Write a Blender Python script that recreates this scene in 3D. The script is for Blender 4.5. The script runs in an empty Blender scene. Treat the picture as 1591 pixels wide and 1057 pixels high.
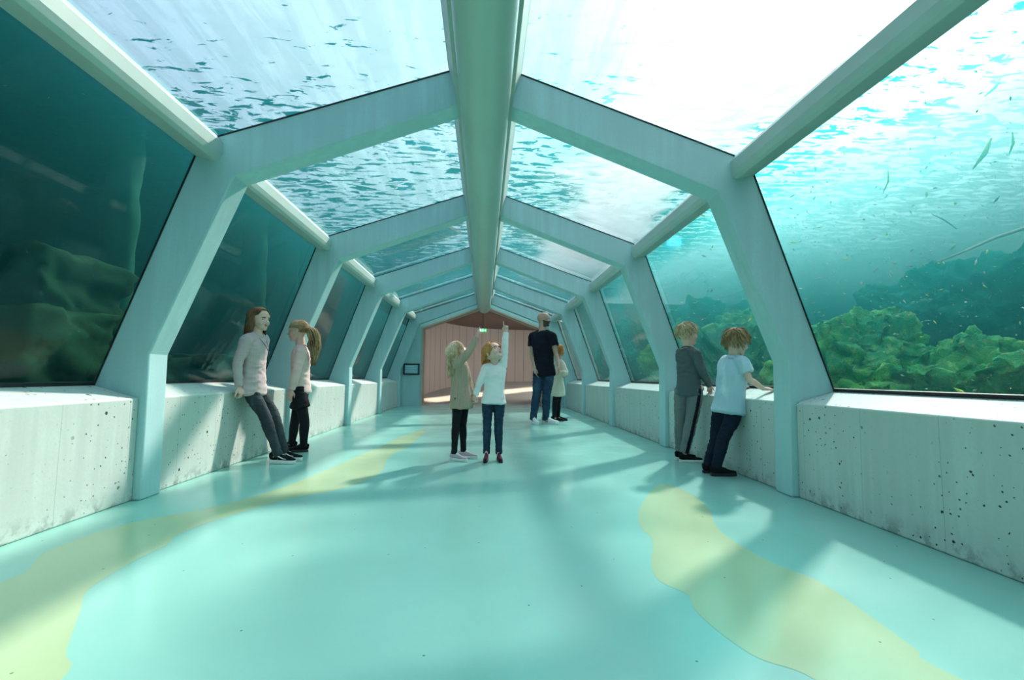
import bpy, bmesh, math, random
import numpy as np
from mathutils import Vector, Matrix, noise
PI = math.pi
C = bpy.context.scene.collection
SC = bpy.context.scene
random.seed(7)

# ------------------------------------------------------------------ helpers
def link(o, parent=None):
    C.objects.link(o)
    if parent: o.parent = parent
    return o

def setp(o, label=None, cat=None, group=None, kind=None):
    if label: o['label'] = label
    if cat: o['category'] = cat
    if group: o['group'] = group
    if kind: o['kind'] = kind
    return o

def empty(name, loc=(0, 0, 0), **k):
    o = bpy.data.objects.new(name, None)
    o.empty_display_size = .1
    o.location = loc
    link(o)
    return setp(o, **k)

def mesh_obj(name, verts, faces, mat=None, parent=None, smooth=False, **k):
    me = bpy.data.meshes.new(name)
    me.from_pydata([tuple(v) for v in verts], [], faces)
    me.update()
    if mat: me.materials.append(mat)
    if smooth: me.polygons.foreach_set('use_smooth', [True] * len(me.polygons))
    o = bpy.data.objects.new(name, me)
    link(o, parent)
    if parent:
        o.matrix_parent_inverse = Matrix.Translation(-parent.location)
    return setp(o, **k)

def bm_obj(name, bm, mat=None, parent=None, smooth=False, **k):
    bmesh.ops.recalc_face_normals(bm, faces=bm.faces)
    me = bpy.data.meshes.new(name)
    bm.to_mesh(me); bm.free()
    for m in (mat if isinstance(mat, (list, tuple)) else [mat]):
        if m: me.materials.append(m)
    if smooth: me.polygons.foreach_set('use_smooth', [True] * len(me.polygons))
    o = bpy.data.objects.new(name, me)
    link(o, parent)
    if parent:
        o.matrix_parent_inverse = Matrix.Translation(-parent.location)
    return setp(o, **k)

def prism(bm, poly, y0, y1, mi=0):
    """extrude an XZ polygon from y0 to y1"""
    a = [bm.verts.new((x, y0, z)) for x, z in poly]
    b = [bm.verts.new((x, y1, z)) for x, z in poly]
    n = len(poly)
    fs = [bm.faces.new(a), bm.faces.new(b[::-1])]
    for i in range(n):
        j = (i + 1) % n
        fs.append(bm.faces.new((a[j], a[i], b[i], b[j])))
    for f in fs: f.material_index = mi
    return fs

def box(bm, lo, hi, mi=0):
    return prism(bm, [(lo[0], lo[2]), (hi[0], lo[2]), (hi[0], hi[2]), (lo[0], hi[2])], lo[1], hi[1], mi)

def bevel(bm, w, seg=2, ang=.5):
    bmesh.ops.remove_doubles(bm, verts=bm.verts, dist=1e-5)
    bmesh.ops.recalc_face_normals(bm, faces=bm.faces)
    es = [e for e in bm.edges if len(e.link_faces) == 2 and e.calc_face_angle(0) > ang]
    bmesh.ops.bevel(bm, geom=es, offset=w, segments=seg, affect='EDGES', profile=.5, clamp_overlap=True)

# ------------------------------------------------------------------ node helper
class NT:
    def __init__(s, name):
        s.m = bpy.data.materials.new(name); s.m.use_nodes = True
        s.t = s.m.node_tree; s.t.nodes.clear()
        s.out = s.t.nodes.new('ShaderNodeOutputMaterial')
    def n(s, typ, **kw):
        nd = s.t.nodes.new(typ)
        for k, v in kw.items():
            if k.startswith('i_'):
                key = k[2:]
                key = int(key) if key.isdigit() else key.replace('_', ' ')
                s.set(nd.inputs[key], v)
            else: setattr(nd, k, v)
        return nd
    def set(s, sock, v):
        if isinstance(v, bpy.types.NodeSocket): s.t.links.new(v, sock)
        else: sock.default_value = v
    def l(s, a, b): s.t.links.new(a, b)
    def math(s, op, a, b=None, c=None, clamp=False):
        nd = s.t.nodes.new('ShaderNodeMath'); nd.operation = op; nd.use_clamp = clamp
        s.set(nd.inputs[0], a)
        if b is not None: s.set(nd.inputs[1], b)
        if c is not None: s.set(nd.inputs[2], c)
        return nd.outputs[0]
    def vmath(s, op, a, b=None, out=0):
        nd = s.t.nodes.new('ShaderNodeVectorMath'); nd.operation = op
        s.set(nd.inputs[0], a)
        if b is not None: s.set(nd.inputs[1], b)
        return nd.outputs[out]
    def smooth(s, v, lo, hi, a=0., b=1.):
        nd = s.t.nodes.new('ShaderNodeMapRange'); nd.interpolation_type = 'SMOOTHSTEP'
        for i, q in enumerate((v, lo, hi, a, b)): s.set(nd.inputs[i], q)
        return nd.outputs[0]
    def mix(s, f, a, b, blend='MIX'):
        nd = s.t.nodes.new('ShaderNodeMix'); nd.data_type = 'RGBA'; nd.blend_type = blend
        s.set(nd.inputs[0], f); s.set(nd.inputs[6], a); s.set(nd.inputs[7], b)
        return nd.outputs[2]
    def noise(s, vec, scale, detail=3, rough=.5, dist=0, out=0):
        nd = s.t.nodes.new('ShaderNodeTexNoise')
        s.set(nd.inputs['Vector'], vec); s.set(nd.inputs['Scale'], scale)
        nd.inputs['Detail'].default_value = detail; nd.inputs['Roughness'].default_value = rough
        nd.inputs['Distortion'].default_value = dist
        return nd.outputs[out]
    def mapping(s, vec, scale=(1, 1, 1), loc=(0, 0, 0), rot=(0, 0, 0)):
        nd = s.t.nodes.new('ShaderNodeMapping')
        s.set(nd.inputs['Vector'], vec); nd.inputs['Scale'].default_value = scale
        nd.inputs['Location'].default_value = loc; nd.inputs['Rotation'].default_value = rot
        return nd.outputs[0]
    def obj(s): return s.n('ShaderNodeTexCoord').outputs['Object']
    def pos(s): return s.n('ShaderNodeNewGeometry').outputs['Position']
    def bump(s, h, strength, dist=.01):
        return s.n('ShaderNodeBump', i_Height=h, i_Strength=strength, i_Distance=dist).outputs[0]

def rgb(r, g, b): return (r, g, b, 1)

def simple(name, col, rough=.6, spec=.4, nscale=40, namp=.12, bump=0., metallic=0, stretch=(1, 1, 1), bscale=None, sheen=0):
    t = NT(name)
    p = t.obj(); v = t.mapping(p, stretch)
    f = t.noise(v, nscale, 4)
    c = t.mix(f, rgb(*[x * (1 - namp) for x in col]), rgb(*[min(1, x * (1 + namp)) for x in col]))
    b = t.n('ShaderNodeBsdfPrincipled', i_Base_Color=c, i_Roughness=rough, i_Metallic=metallic)
    b.inputs['Specular IOR Level'].default_value = spec
    if sheen: b.inputs['Sheen Weight'].default_value = sheen
    if bump:
        h = t.noise(v, bscale or nscale, 3)
        t.l(t.bump(h, bump, .004), b.inputs['Normal'])
    t.l(b.outputs[0], t.out.inputs[0])
    return t.m
# ------------------------------------------------------------------ materials of the place
SUN_DIR = Vector((.594, .595, .541)).normalized()

def mat_concrete(name, col, pits=True, seed=0., streak=True, rough=.55, spec=.35):
    t = NT(name)
    p = t.pos()
    v = t.mapping(p, (1, 1, 1), (seed, seed * 1.7, 0))
    cloud = t.noise(v, 1.6, 5, .6)
    fine = t.noise(v, 60, 4, .6)
    stk = t.noise(t.mapping(v, (7, 7, .35)), 2.0, 4, .6)
    c1 = t.mix(t.smooth(cloud, .3, .7), rgb(*[x * .86 for x in col]), rgb(*col))
    c2 = t.mix(t.smooth(stk, .35, .7), rgb(*[x * .86 for x in col]), c1) if streak else c1
    c3 = t.mix(t.math('MULTIPLY', t.smooth(fine, .35, .75), .25), c2, rgb(*[x * .75 for x in col]))
    h = t.math('ADD', t.math('MULTIPLY', fine, .5), t.math('MULTIPLY', cloud, .4))
    if pits:
        sv = t.n('ShaderNodeSeparateXYZ', i_0=v); cv = t.n('ShaderNodeCombineXYZ'); t.l(sv.outputs[1], cv.inputs[0])
        t.l(t.math('ADD', sv.outputs[2], t.math('MULTIPLY', sv.outputs[0], 1.)), cv.inputs[1]); flat = cv.outputs[0]
        # air holes of cast concrete
        for sc_, r_, dens in ((9, .11, .30), (26, .17, .35)):
            vo = t.n('ShaderNodeTexVoronoi', voronoi_dimensions='2D', i_Vector=t.vmath('ADD', flat, t.vmath('MULTIPLY', t.noise(v, 40, 2, out=1), (.016, .016, .016))), i_Scale=float(sc_))
            keep = t.smooth(t.n('ShaderNodeSeparateColor', i_0=vo.outputs['Color']).outputs[0], dens + .25, dens + .26)
            rad = t.math('MULTIPLY', t.n('ShaderNodeSeparateColor', i_0=vo.outputs['Color']).outputs[1], r_)
            hole = t.math('MULTIPLY', t.math('SUBTRACT', 1., t.smooth(vo.outputs['Distance'], t.math('MULTIPLY', rad, .6), rad)), keep)
            region = t.smooth(t.noise(v, .9, 2), .36, .5)
            hole = t.math('MULTIPLY', hole, region)
            c3 = t.mix(hole, c3, rgb(.025, .05, .05))
            h = t.math('SUBTRACT', h, t.math('MULTIPLY', hole, 1.5))
        # board joints: thin vertical lines along Y
        sy = t.n('ShaderNodeSeparateXYZ', i_0=p).outputs[1]
        fr = t.math('FRACT', t.math('MULTIPLY', t.math('ADD', sy, t.math('MULTIPLY', t.noise(t.mapping(p, (1, 1, .3)), 2., 1), .04)), 2.13))
        ln = t.math('SUBTRACT', 1., t.smooth(t.math('ABSOLUTE', t.math('SUBTRACT', fr, .5)), .0, .008))
        c3 = t.mix(t.math('MULTIPLY', ln, .35), c3, rgb(.1, .16, .15))
        # dirt where the wall meets the floor
        sz = t.n('ShaderNodeSeparateXYZ', i_0=p).outputs[2]
        d = t.math('MULTIPLY', t.math('SUBTRACT', 1., t.smooth(sz, .0, .12)), t.smooth(t.noise(v, 9, 4, .7), .45, .62))
        c3 = t.mix(t.math('MULTIPLY', d, .55), c3, rgb(.09, .12, .11))
    b = t.n('ShaderNodeBsdfPrincipled', i_Base_Color=c3, i_Roughness=rough)
    b.inputs['Specular IOR Level'].default_value = spec
    t.l(t.bump(h, .25, .004), b.inputs['Normal'])
    t.l(b.outputs[0], t.out.inputs[0])
    return t.m

def mat_floor(name, col):
    t = NT(name)
    p = t.pos()
    c = t.mix(t.smooth(t.noise(p, 1.1, 4, .55), .3, .7), rgb(*[x * .93 for x in col]), rgb(*col))
    # scuffs and small dark specks
    vo = t.n('ShaderNodeTexVoronoi', voronoi_dimensions='2D', i_Vector=p, i_Scale=2.3)
    sp = t.math('SUBTRACT', 1., t.smooth(vo.outputs['Distance'], .005, .012))
    c = t.mix(t.math('MULTIPLY', sp, .8), c, rgb(.06, .08, .07))
    b = t.n('ShaderNodeBsdfPrincipled', i_Base_Color=c)
    r = t.smooth(t.noise(p, 2.3, 3, .5), .3, .7, .17, .25)
    t.set(b.inputs['Roughness'], r)
    b.inputs['Specular IOR Level'].default_value = .5
    t.l(t.bump(t.noise(p, 1.7, 2, .5), .06, .05), b.inputs['Normal'])
    t.l(b.outputs[0], t.out.inputs[0])
    return t.m

def mat_glass(name, tint):
    t = NT(name)
    lw = t.n('ShaderNodeLayerWeight'); lw.inputs[0].default_value = .5
    f = t.math('MULTIPLY_ADD', t.math('POWER', lw.outputs['Facing'], 5.), .9, .012)
    tr = t.n('ShaderNodeBsdfTransparent', i_Color=rgb(*tint))
    gl = t.n('ShaderNodeBsdfGlossy', i_Roughness=.0, i_Color=rgb(.9, .97, .97))
    mx = t.n('ShaderNodeMixShader'); t.l(f, mx.inputs[0]); t.l(tr.outputs[0], mx.inputs[1]); t.l(gl.outputs[0], mx.inputs[2])
    t.l(mx.outputs[0], t.out.inputs[0])
    return t.m

def mat_surface(name):
    """lake surface seen from below: the sky shows through where the wave faces the eye, the rest mirrors the dark water"""
    t = NT(name)
    g = t.n('ShaderNodeNewGeometry')
    p = g.outputs['Position']
    def slope(vec, amp):
        v = t.vmath('SUBTRACT', vec, (.5, .5, .5))
        nd = t.n('ShaderNodeVectorMath', operation='SCALE'); t.l(v, nd.inputs[0]); nd.inputs['Scale'].default_value = amp
        return nd.outputs[0]
    s1 = slope(t.noise(t.mapping(p, (.55, 1.5, 1), rot=(0, 0, .35)), 6.6, 5, .62, .6, out=1), WAVE1)
    s2 = slope(t.noise(t.mapping(p, (.8, 1.0, 1), rot=(0, 0, -.4)), .33, 2, .5, .3, out=1), WAVE2)
    n = t.vmath('MULTIPLY', t.vmath('ADD', s1, s2), (1, 1, 0))
    n = t.vmath('NORMALIZE', t.vmath('ADD', n, (0, 0, -1)))
    d = t.vmath('DOT_PRODUCT', g.outputs['Incoming'], n, out=1)
    f2 = t.smooth(d, .1, .75, .8, 1.)
    # light filter added to the surface: dims the sun in a band and streaks
    px_ = t.n('ShaderNodeSeparateXYZ', i_0=p).outputs[0]
    wob = t.math('MULTIPLY_ADD', t.noise(t.mapping(p, (1, 1, 0)), .45, 3, .6), 2.6, t.math('SUBTRACT', px_, 1.3))
    bnd = t.math('MULTIPLY', t.smooth(wob, .95, 1.6), t.math('SUBTRACT', 1., t.smooth(wob, 2.95, 3.4)))
    bnd = t.math('MULTIPLY', bnd, t.math('SUBTRACT', 1., t.smooth(t.n('ShaderNodeSeparateXYZ', i_0=p).outputs[1], 11., 15.)))
    stw = t.smooth(t.noise(t.mapping(p, (2.6, .42, 1), rot=(0, 0, STREAK_ROT)), 2.0, 3, .6, .4), .40, .62)
    sun_filter = t.math('MULTIPLY', t.math('MULTIPLY_ADD', bnd, -BAND_DIM, 1.), t.math('MULTIPLY_ADD', stw, 1 - FILM, FILM))
    f = t.smooth(t.math('MULTIPLY_ADD', bnd, -.05, d), SURF_LO, SURF_HI)
    tr = t.n('ShaderNodeBsdfTransparent')
    t.l(t.mix(1., t.mix(f2, rgb(.5, .72, .9), rgb(1, 1, 1)), sun_filter, 'MULTIPLY'), tr.inputs[0])
    gl = t.n('ShaderNodeBsdfGlossy', i_Roughness=.1, i_Color=rgb(.06, .36, .62))
    mx = t.n('ShaderNodeMixShader'); t.l(f, mx.inputs[0]); t.l(gl.outputs[0], mx.inputs[1]); t.l(tr.outputs[0], mx.inputs[2])
    # added diffusing layer: holds back direct sun and scatters it like frosted glass
    tl = t.n('ShaderNodeBsdfTranslucent', i_Color=rgb(.78, .86, .86))
    far_ = t.math('MULTIPLY', t.smooth(t.math('SUBTRACT', px_, t.math('MULTIPLY', t.noise(p, .7, 2), .8)), 3.5, 4.6), FILTER_R)
    mf = t.n('ShaderNodeMixShader'); t.l(t.math('MAXIMUM', t.math('MULTIPLY', bnd, FILTER_C), far_), mf.inputs[0])
    t.l(mx.outputs[0], mf.inputs[1]); t.l(tl.outputs[0], mf.inputs[2])
    t.l(mf.outputs[0], t.out.inputs[0])
    return t.m

FILTER_C, FILTER_R = .66, .5
WAVE1, WAVE2, SURF_LO, SURF_HI, FILM, BAND_DIM, STREAK_ROT = 1.75, .45, .31, .36, .84, .12, -.9

M = {}
M['concrete'] = mat_concrete('parapet_concrete', (.58, .69, .64))
M['concrete_rib'] = mat_concrete('frame_concrete', (.46, .74, .75), pits=False)
M['steel_paint'] = simple('painted_steel', (.38, .52, .45), .35, .5, 3, .06)
M['beam_paint'] = simple('painted_beam', (.46, .58, .54), .45, .4, 6, .08)
M['floor'] = mat_floor('mint_resin_floor', (.26, .575, .50))
M['band'] = mat_floor('sand_resin_band', (.39, .55, .33))
M['glass'] = mat_glass('pane_glass', (.88, .985, .97))
M['surface'] = mat_surface('rippled_lake_surface')
M['black'] = simple('black_gasket', (.015, .02, .022), .5)
M['gap'] = simple('dark_joint', (.03, .05, .05), .8)

def wood_mat(name, c1, c2, per=9.0):
    t = NT(name); p = t.pos()
    v = t.mapping(p, (1, 1, .06))
    f = t.noise(v, 14, 5, .65)
    nd = t.n('ShaderNodeSeparateXYZ', i_0=p)
    a = t.math('ARCTAN2', t.math('SUBTRACT', nd.outputs[0], 0.4), t.math('SUBTRACT', nd.outputs[1], 10.))
    fr = t.math('FRACT', t.math('MULTIPLY', a, per * 3))
    ln = t.math('SUBTRACT', 1., t.smooth(t.math('ABSOLUTE', t.math('SUBTRACT', fr, .5)), .02, .07))
    c = t.mix(f, rgb(*c1), rgb(*c2))
    c = t.mix(t.math('MULTIPLY', ln, .6), c, rgb(*[x * .45 for x in c1]))
    b = t.n('ShaderNodeBsdfPrincipled', i_Base_Color=c, i_Roughness=.6)
    t.l(t.bump(t.math('SUBTRACT', f, ln), .3, .005), b.inputs['Normal'])
    t.l(b.outputs[0], t.out.inputs[0]); return t.m
M['wood'] = wood_mat('pale_timber_lining', (.42, .38, .36), (.53, .48, .45))
M['wood_dark'] = simple('dark_timber', (.16, .11, .095), .6, .3, 12, .3, stretch=(4, .4, 4))
M['wood_frame'] = simple('timber_edge', (.62, .45, .36), .6, .3, 20, .15)

# ------------------------------------------------------------------ camera
cam_d = bpy.data.cameras.new('camera')
cam = bpy.data.objects.new('camera', cam_d); C.objects.link(cam)
F_PX, YAW, PITCH, ROLL = 739.17, .0576, .076, .0102
CAM = Vector((.0212, 0, .78))
Fv = Vector((math.sin(YAW) * math.cos(PITCH), math.cos(YAW) * math.cos(PITCH), math.sin(PITCH)))
Rv = Vector((math.cos(YAW), -math.sin(YAW), 0)); Uv = Rv.cross(Fv)
R2 = Rv * math.cos(ROLL) + Uv * math.sin(ROLL); U2 = Uv * math.cos(ROLL) - Rv * math.sin(ROLL)
mw = Matrix.Identity(4)
for i in range(3):
    mw[i][0], mw[i][1], mw[i][2], mw[i][3] = R2[i], U2[i], -Fv[i], CAM[i]
cam.matrix_world = mw
cam_d.sensor_width = 36; cam_d.lens = F_PX / 1591 * 36
cam_d.clip_start = .05; cam_d.clip_end = 400
SC.camera = cam

def at(x, y, Y=None, X=None, Z=None):
    """world point on the plane Y=, X= or Z= seen at photo pixel x, y (measured positions of real things)"""
    d = Fv + R2 * ((x - 795.5) / F_PX) + U2 * ((528.5 - y) / F_PX)
    if Y is not None: k = Y / d.y
    elif X is not None: k = (X - CAM.x) / d.x
    else: k = (Z - CAM.z) / d.z
    return CAM + d * k

# ------------------------------------------------------------------ tunnel
Z1, SP, RW = 3.10, 2.2183, .18
FR = [Z1 + SP * k for k in range(-2, 5)]          # near faces of the frames
Y_BACK, Y_END = -1.6, 12.40
SILL_IN, SILL_OUT = (2.112, .62), (2.385, .70)
KN_OUT, ROOF_E = (1.868, 2.19), (1.735, 2.322)
RIDGE = (.24, 2.842)
_a0 = math.asin((2.606 - 2.553) / .1635)
half = [(2.065, 0), (2.071, .896), (1.616, 2.063), (.175, 2.607)] + [(.1635 * math.cos(_a0 + (PI / 2 - _a0) * q / 8), 2.553 + .1635 * math.sin(_a0 + (PI / 2 - _a0) * q / 8)) for q in range(9)]
outer = [(0, 2.93), RIDGE, ROOF_E, KN_OUT, (2.40, .70), (2.40, 0)]
prof = half + [(x, z) for x, z in outer]           # right half, closed
ordn = ['behind the camera', 'above the camera', 'nearest', 'second', 'third', 'fourth', 'farthest']
for i, y in enumerate(FR):
    bm = bmesh.new()
    full = [(x, z) for x, z in half] + [(-x, z) for x, z in half[::-1][1:]] + \
           [(-x, z) for x, z in outer[::-1][:-1]] + [(x, z) for x, z in outer]
    prism(bm, full, y, y + RW)
    bevel(bm, .009, 2)
    lab = {2: 'pale concrete frame nearest the camera, spanning the whole tunnel',
           3: 'second concrete frame from the camera, behind the girl with the ponytail',
           4: 'third concrete frame from the camera, its left post just right of the ponytail girl',
           5: 'fourth concrete frame from the camera, between the two slimmest roof bays',
           6: 'farthest concrete frame, right before the timber lined opening',
           0: 'concrete frame at the back end of the tunnel behind the viewer',
           1: 'concrete frame arching over the viewer, just outside the picture'}[i]
    bm_obj('concrete_frame', bm, M['concrete_rib'], label=lab, cat='concrete frame')

edges = [Y_BACK] + [v for y in FR for v in (y, y + RW)] + [Y_END]
bays = [(edges[i], edges[i + 1]) for i in range(0, len(edges), 2)]
names = ['back', 'bay 0', 'bay 1', 'nearest', 'second', 'third', 'fourth', 'fifth']
for s, side in ((-1, 'left'), (1, 'right')):
    bm = bmesh.new()
    for a, b in bays:
        if b - a < .02: continue
        fs = prism(bm, [(s * 2.112, 0), (s * SILL_IN[0], SILL_IN[1]), (s * SILL_OUT[0], SILL_OUT[1]), (s * 2.46, .70), (s * 2.46, 0)], a, b)
    bevel(bm, .010, 3)
    bm_obj('wall_' + side, bm, M['concrete'], kind='structure')

wn = 0
for k, (a, b) in enumerate(bays):
    if b - a < .02: continue
    for s, side in ((-1, 'left'), (1, 'right')):
        # side pane
        wn += 1
        w = setp(bpy.data.objects.new('window_%d' % wn, None), kind='structure'); w.location = (s * 2.385, (a + b) / 2, .70); link(w)
        dx, dz = KN_OUT[0] - 2.385, KN_OUT[1] - .70
        L = math.hypot(dx, dz); nx, nz = dz / L, -dx / L
        def P(u, o): return (s * (2.385 + dx * u + nx * o), .70 + dz * u + nz * o)
        bm = bmesh.new()
        prism(bm, [P(.0, .002), P(1, .002), P(1, .03), P(.0, .03)], a - .006, b + .006)
        bm_obj('pane', bm, M['glass'], w)
        bm = bmesh.new()
        for y0, y1 in ((a - .001, a + .007), (b - .007, b + .001)):
            prism(bm, [P(0, -.005), P(1, -.005), P(1, .003), P(0, .003)], y0, y1)
        prism(bm, [P(0, -.008), P(.014, -.008), P(.014, .004), P(0, .004)], a + .007, b - .007)
        bm_obj('gasket', bm, M['black'], w)
        # roof pane
        wn += 1
        w = setp(bpy.data.objects.new('window_%d' % wn, None), kind='structure'); w.location = (s * 1.0, (a + b) / 2, 2.58); link(w)
        dx, dz = ROOF_E[0] - RIDGE[0], ROOF_E[1] - RIDGE[1]
        L = math.hypot(dx, dz); nx, nz = -dz / L, dx / L
        def Q(u, o): return (s * (RIDGE[0] + dx * u + nx * o), RIDGE[1] + dz * u + nz * o)
        bm = bmesh.new()
        prism(bm, [Q(0, -.004), Q(1, -.004), Q(1, .03), Q(0, .03)], a - .006, b + .006)
        bm_obj('pane', bm, M['glass'], w)
        bm = bmesh.new()
        for y0, y1 in ((a - .001, a + .004), (b - .004, b + .001)):
            prism(bm, [Q(0, -.006), Q(1, -.006), Q(1, .003), Q(0, .003)], y0, y1)
        bm_obj('gasket', bm, M['black'], w)
        # edge rail at the knee
        bm = bmesh.new()
        pts = [(1.75, 2.335), (1.70, 2.275), (1.702, 2.20), (1.716, 2.165), (1.745, 2.155), (1.862, 2.18), (1.885, 2.21), (1.86, 2.32)]
        prism(bm, [(s * x, z) for x, z in pts], a - .004, b + .004)
        bevel(bm, .004, 2)
        where = {3: 'between the nearest and second concrete frames', 2: 'running out of the picture in front of the nearest frame',
                 4: 'between the second and third concrete frames', 5: 'between the third and fourth concrete frames',
                 6: 'between the fourth and farthest concrete frames', 7: 'behind the farthest frame', 0: 'at the back end of the tunnel',
                 1: 'above the viewer, out of the picture'}[k]
        bm_obj('edge_rail', bm, M['beam_paint'], label='pale painted %s edge rail %s' % (side, where), cat='rail', group='edge rails of the %s side' % side)

# ridge beam and pipe
t_ = empty('ridge_beam', (0, (Y_BACK + Y_END) / 2, 2.62), label='pale ridge beam running above the round pipe along the tunnel roof', cat='beam')
bm = bmesh.new()
for a, b in bays:
    if b - a < .02: continue
    for s in (-1, 1):
        prism(bm, [(s * .252, 2.86), (s * .243, 2.838), (s * .178, 2.625), (s * .10, 2.62), (s * .10, 2.86)], a, b)
bevel(bm, .003, 1)
bm_obj('web', bm, M['beam_paint'], t_)
bm = bmesh.new()
for s in (-1, 1):
    box(bm, (s * .178 - .012, Y_BACK, 2.603), (s * .178 + .012, Y_END - .25, 2.628))
bevel(bm, .003, 1)
bm_obj('lip', bm, M['steel_paint'], t_)
def cyl_y(bm, c, r, y0, y1, n=48, rc=.02):
    prof_ = [(y0, 0), (y0, r - rc), (y0 + rc * .3, r - rc * .3), (y0 + rc, r), (y1 - rc, r), (y1 - rc * .3, r - rc * .3), (y1, r - rc), (y1, 0)]
    rings = []
    for y, q in prof_:
        rings.append([bm.verts.new((c[0] + q * math.cos(2 * PI * i / n), y, c[1] + q * math.sin(2 * PI * i / n))) for i in range(n)] if q > 1e-6 else [bm.verts.new((c[0], y, c[1]))])
    for A, B in zip(rings, rings[1:]):
        for i in range(n):
            j = (i + 1) % n
            if len(A) == 1: bm.faces.new((A[0], B[i], B[j]))
            elif len(B) == 1: bm.faces.new((A[i], A[j], B[0]))
            else: bm.faces.new((A[i], A[j], B[j], B[i]))
bm = bmesh.new(); cyl_y(bm, (0, 2.553), .162, Y_BACK + .02, 12.25)
pp = bm_obj('ventilation_pipe', bm, M['steel_paint'], smooth=True, label='round pale green pipe running along the ridge of the tunnel', cat='pipe')

# floor
bm = bmesh.new(); box(bm, (-2.46, Y_BACK - .2, -.2), (2.46, 13.3, 0)); fl = bm_obj('floor', bm, M['floor'], kind='structure')
def catmull(pts, n=8, closed=True):
    out = []; N = len(pts)
    rng = range(N) if closed else range(N - 1)
    for i in rng:
        p0, p1, p2, p3 = (pts[(i + k) % N] if closed else pts[max(0, min(N - 1, i + k))] for k in (-1, 0, 1, 2))
        for j in range(n):
            t = j / n
            out.append(.5 * ((2 * p1) + (p2 - p0) * t + (2 * p0 - 5 * p1 + 4 * p2 - p3) * t * t + (3 * p1 - p0 - 3 * p2 + p3) * t ** 3))
    return out
def band(px, extra):
    w = [at(x, y, Z=0).xy for x, y in px] + [Vector(e) for e in extra]
    w = catmull(w, 6)
    bm = bmesh.new()
    vs = [bm.verts.new((p.x, p.y, .0006)) for p in w]
    f = bm.faces.new(vs)
    bmesh.ops.triangulate(bm, faces=[f])
    o = bm_obj('painted_band', bm, M['band'], fl)
    for p in o.data.polygons:
        if p.normal.z < 0: p.flip()
    return o
band([(0, 906), (75, 856), (201, 813), (322, 790), (417, 765), (480, 742), (540, 716), (600, 690), (640, 672), (662, 668),
      (640, 690), (608, 708), (593, 732), (578, 743), (528, 760), (452, 775), (352, 803), (278, 830), (261, 846), (201, 876), (138, 916), (126, 946), (103, 1012), (95, 1057)],
     [(-1.0, .9), (-1.1, .2), (-1.6, -.3), (-2.05, .5), (-2.08, 1.3)])
band([(991, 804), (999, 824), (1014, 840), (1012, 879), (1026, 904), (1066, 923), (1080, 948), (1118, 983), (1178, 1023), (1267, 1057)],
     [(1.05, .8), (1.25, .3), (1.75, .4), (1.55, 1.0)])if 0 else None
band([(1000, 780), (991, 804), (999, 824), (1014, 840), (1012, 879), (1026, 904), (1066, 923), (1080, 948), (1118, 983), (1178, 1023), (1267, 1057),
      (1496, 1057), (1422, 1008), (1352, 958), (1272, 904), (1188, 869), (1118, 824), (1098, 786), (1062, 762), (1026, 755)], []) if 0 else None
_r = [at(x, y, Z=0).xy for x, y in [(1026, 752), (1000, 778), (991, 804), (999, 824), (1014, 840), (1012, 879), (1026, 904), (1066, 923), (1080, 948), (1118, 983), (1178, 1023), (1267, 1057)]]
_l = [at(x, y, Z=0).xy for x, y in [(1496, 1057), (1422, 1008), (1352, 958), (1272, 904), (1188, 869), (1118, 824), (1098, 786), (1062, 762)]]
w = catmull(_r + [Vector((.95, .95)), Vector((1.2, .4)), Vector((1.6, .5))] + _l, 6)
bm = bmesh.new(); f = bm.faces.new([bm.verts.new((p.x, p.y, .0006)) for p in w]); bmesh.ops.triangulate(bm, faces=[f])
o = bm_obj('painted_band', bm, M['band'], fl)
for p in o.data.polygons:
    if p.normal.z < 0: p.flip()

# back end wall (behind the viewer) and far end wall with the opening
bm = bmesh.new()
sect = [(-2.46, -.2), (2.46, -.2), (2.46, .7), (1.9, 2.25), (1.75, 2.36), (0, 2.95), (-1.75, 2.36), (-1.9, 2.25), (-2.46, .7)]
prism(bm, sect, Y_BACK - .2, Y_BACK); bm_obj('wall_back', bm, M['concrete_rib'], kind='structure')
OPN = [(1.60, 0), (1.60, 2.02), (0, 2.62)]
bm = bmesh.new()
for s in (-1, 1):
    prism(bm, [(s * 1.60, 0), (s * 1.60, 2.02), (0, 2.62), (0, 2.95), (s * 1.75, 2.36), (s * 1.9, 2.25), (s * 2.46, .7), (s * 2.46, 0)], Y_END, Y_END + .3)
bmesh.ops.remove_doubles(bm, verts=bm.verts, dist=1e-4)
bm_obj('wall_end', bm, M['concrete_rib'], kind='structure')
# timber lining of the opening
bm = bmesh.new()
for s in (-1, 1):
    prism(bm, [(s * 1.60, 0), (s * 1.60, 2.02), (0, 2.62), (0, 2.585), (s * 1.563, 1.995), (s * 1.563, 0)], Y_END - .03, Y_END + .42)
bmesh.ops.remove_doubles(bm, verts=bm.verts, dist=1e-4)
bm_obj('trim_1', bm, M['wood_frame'], kind='structure')

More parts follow.
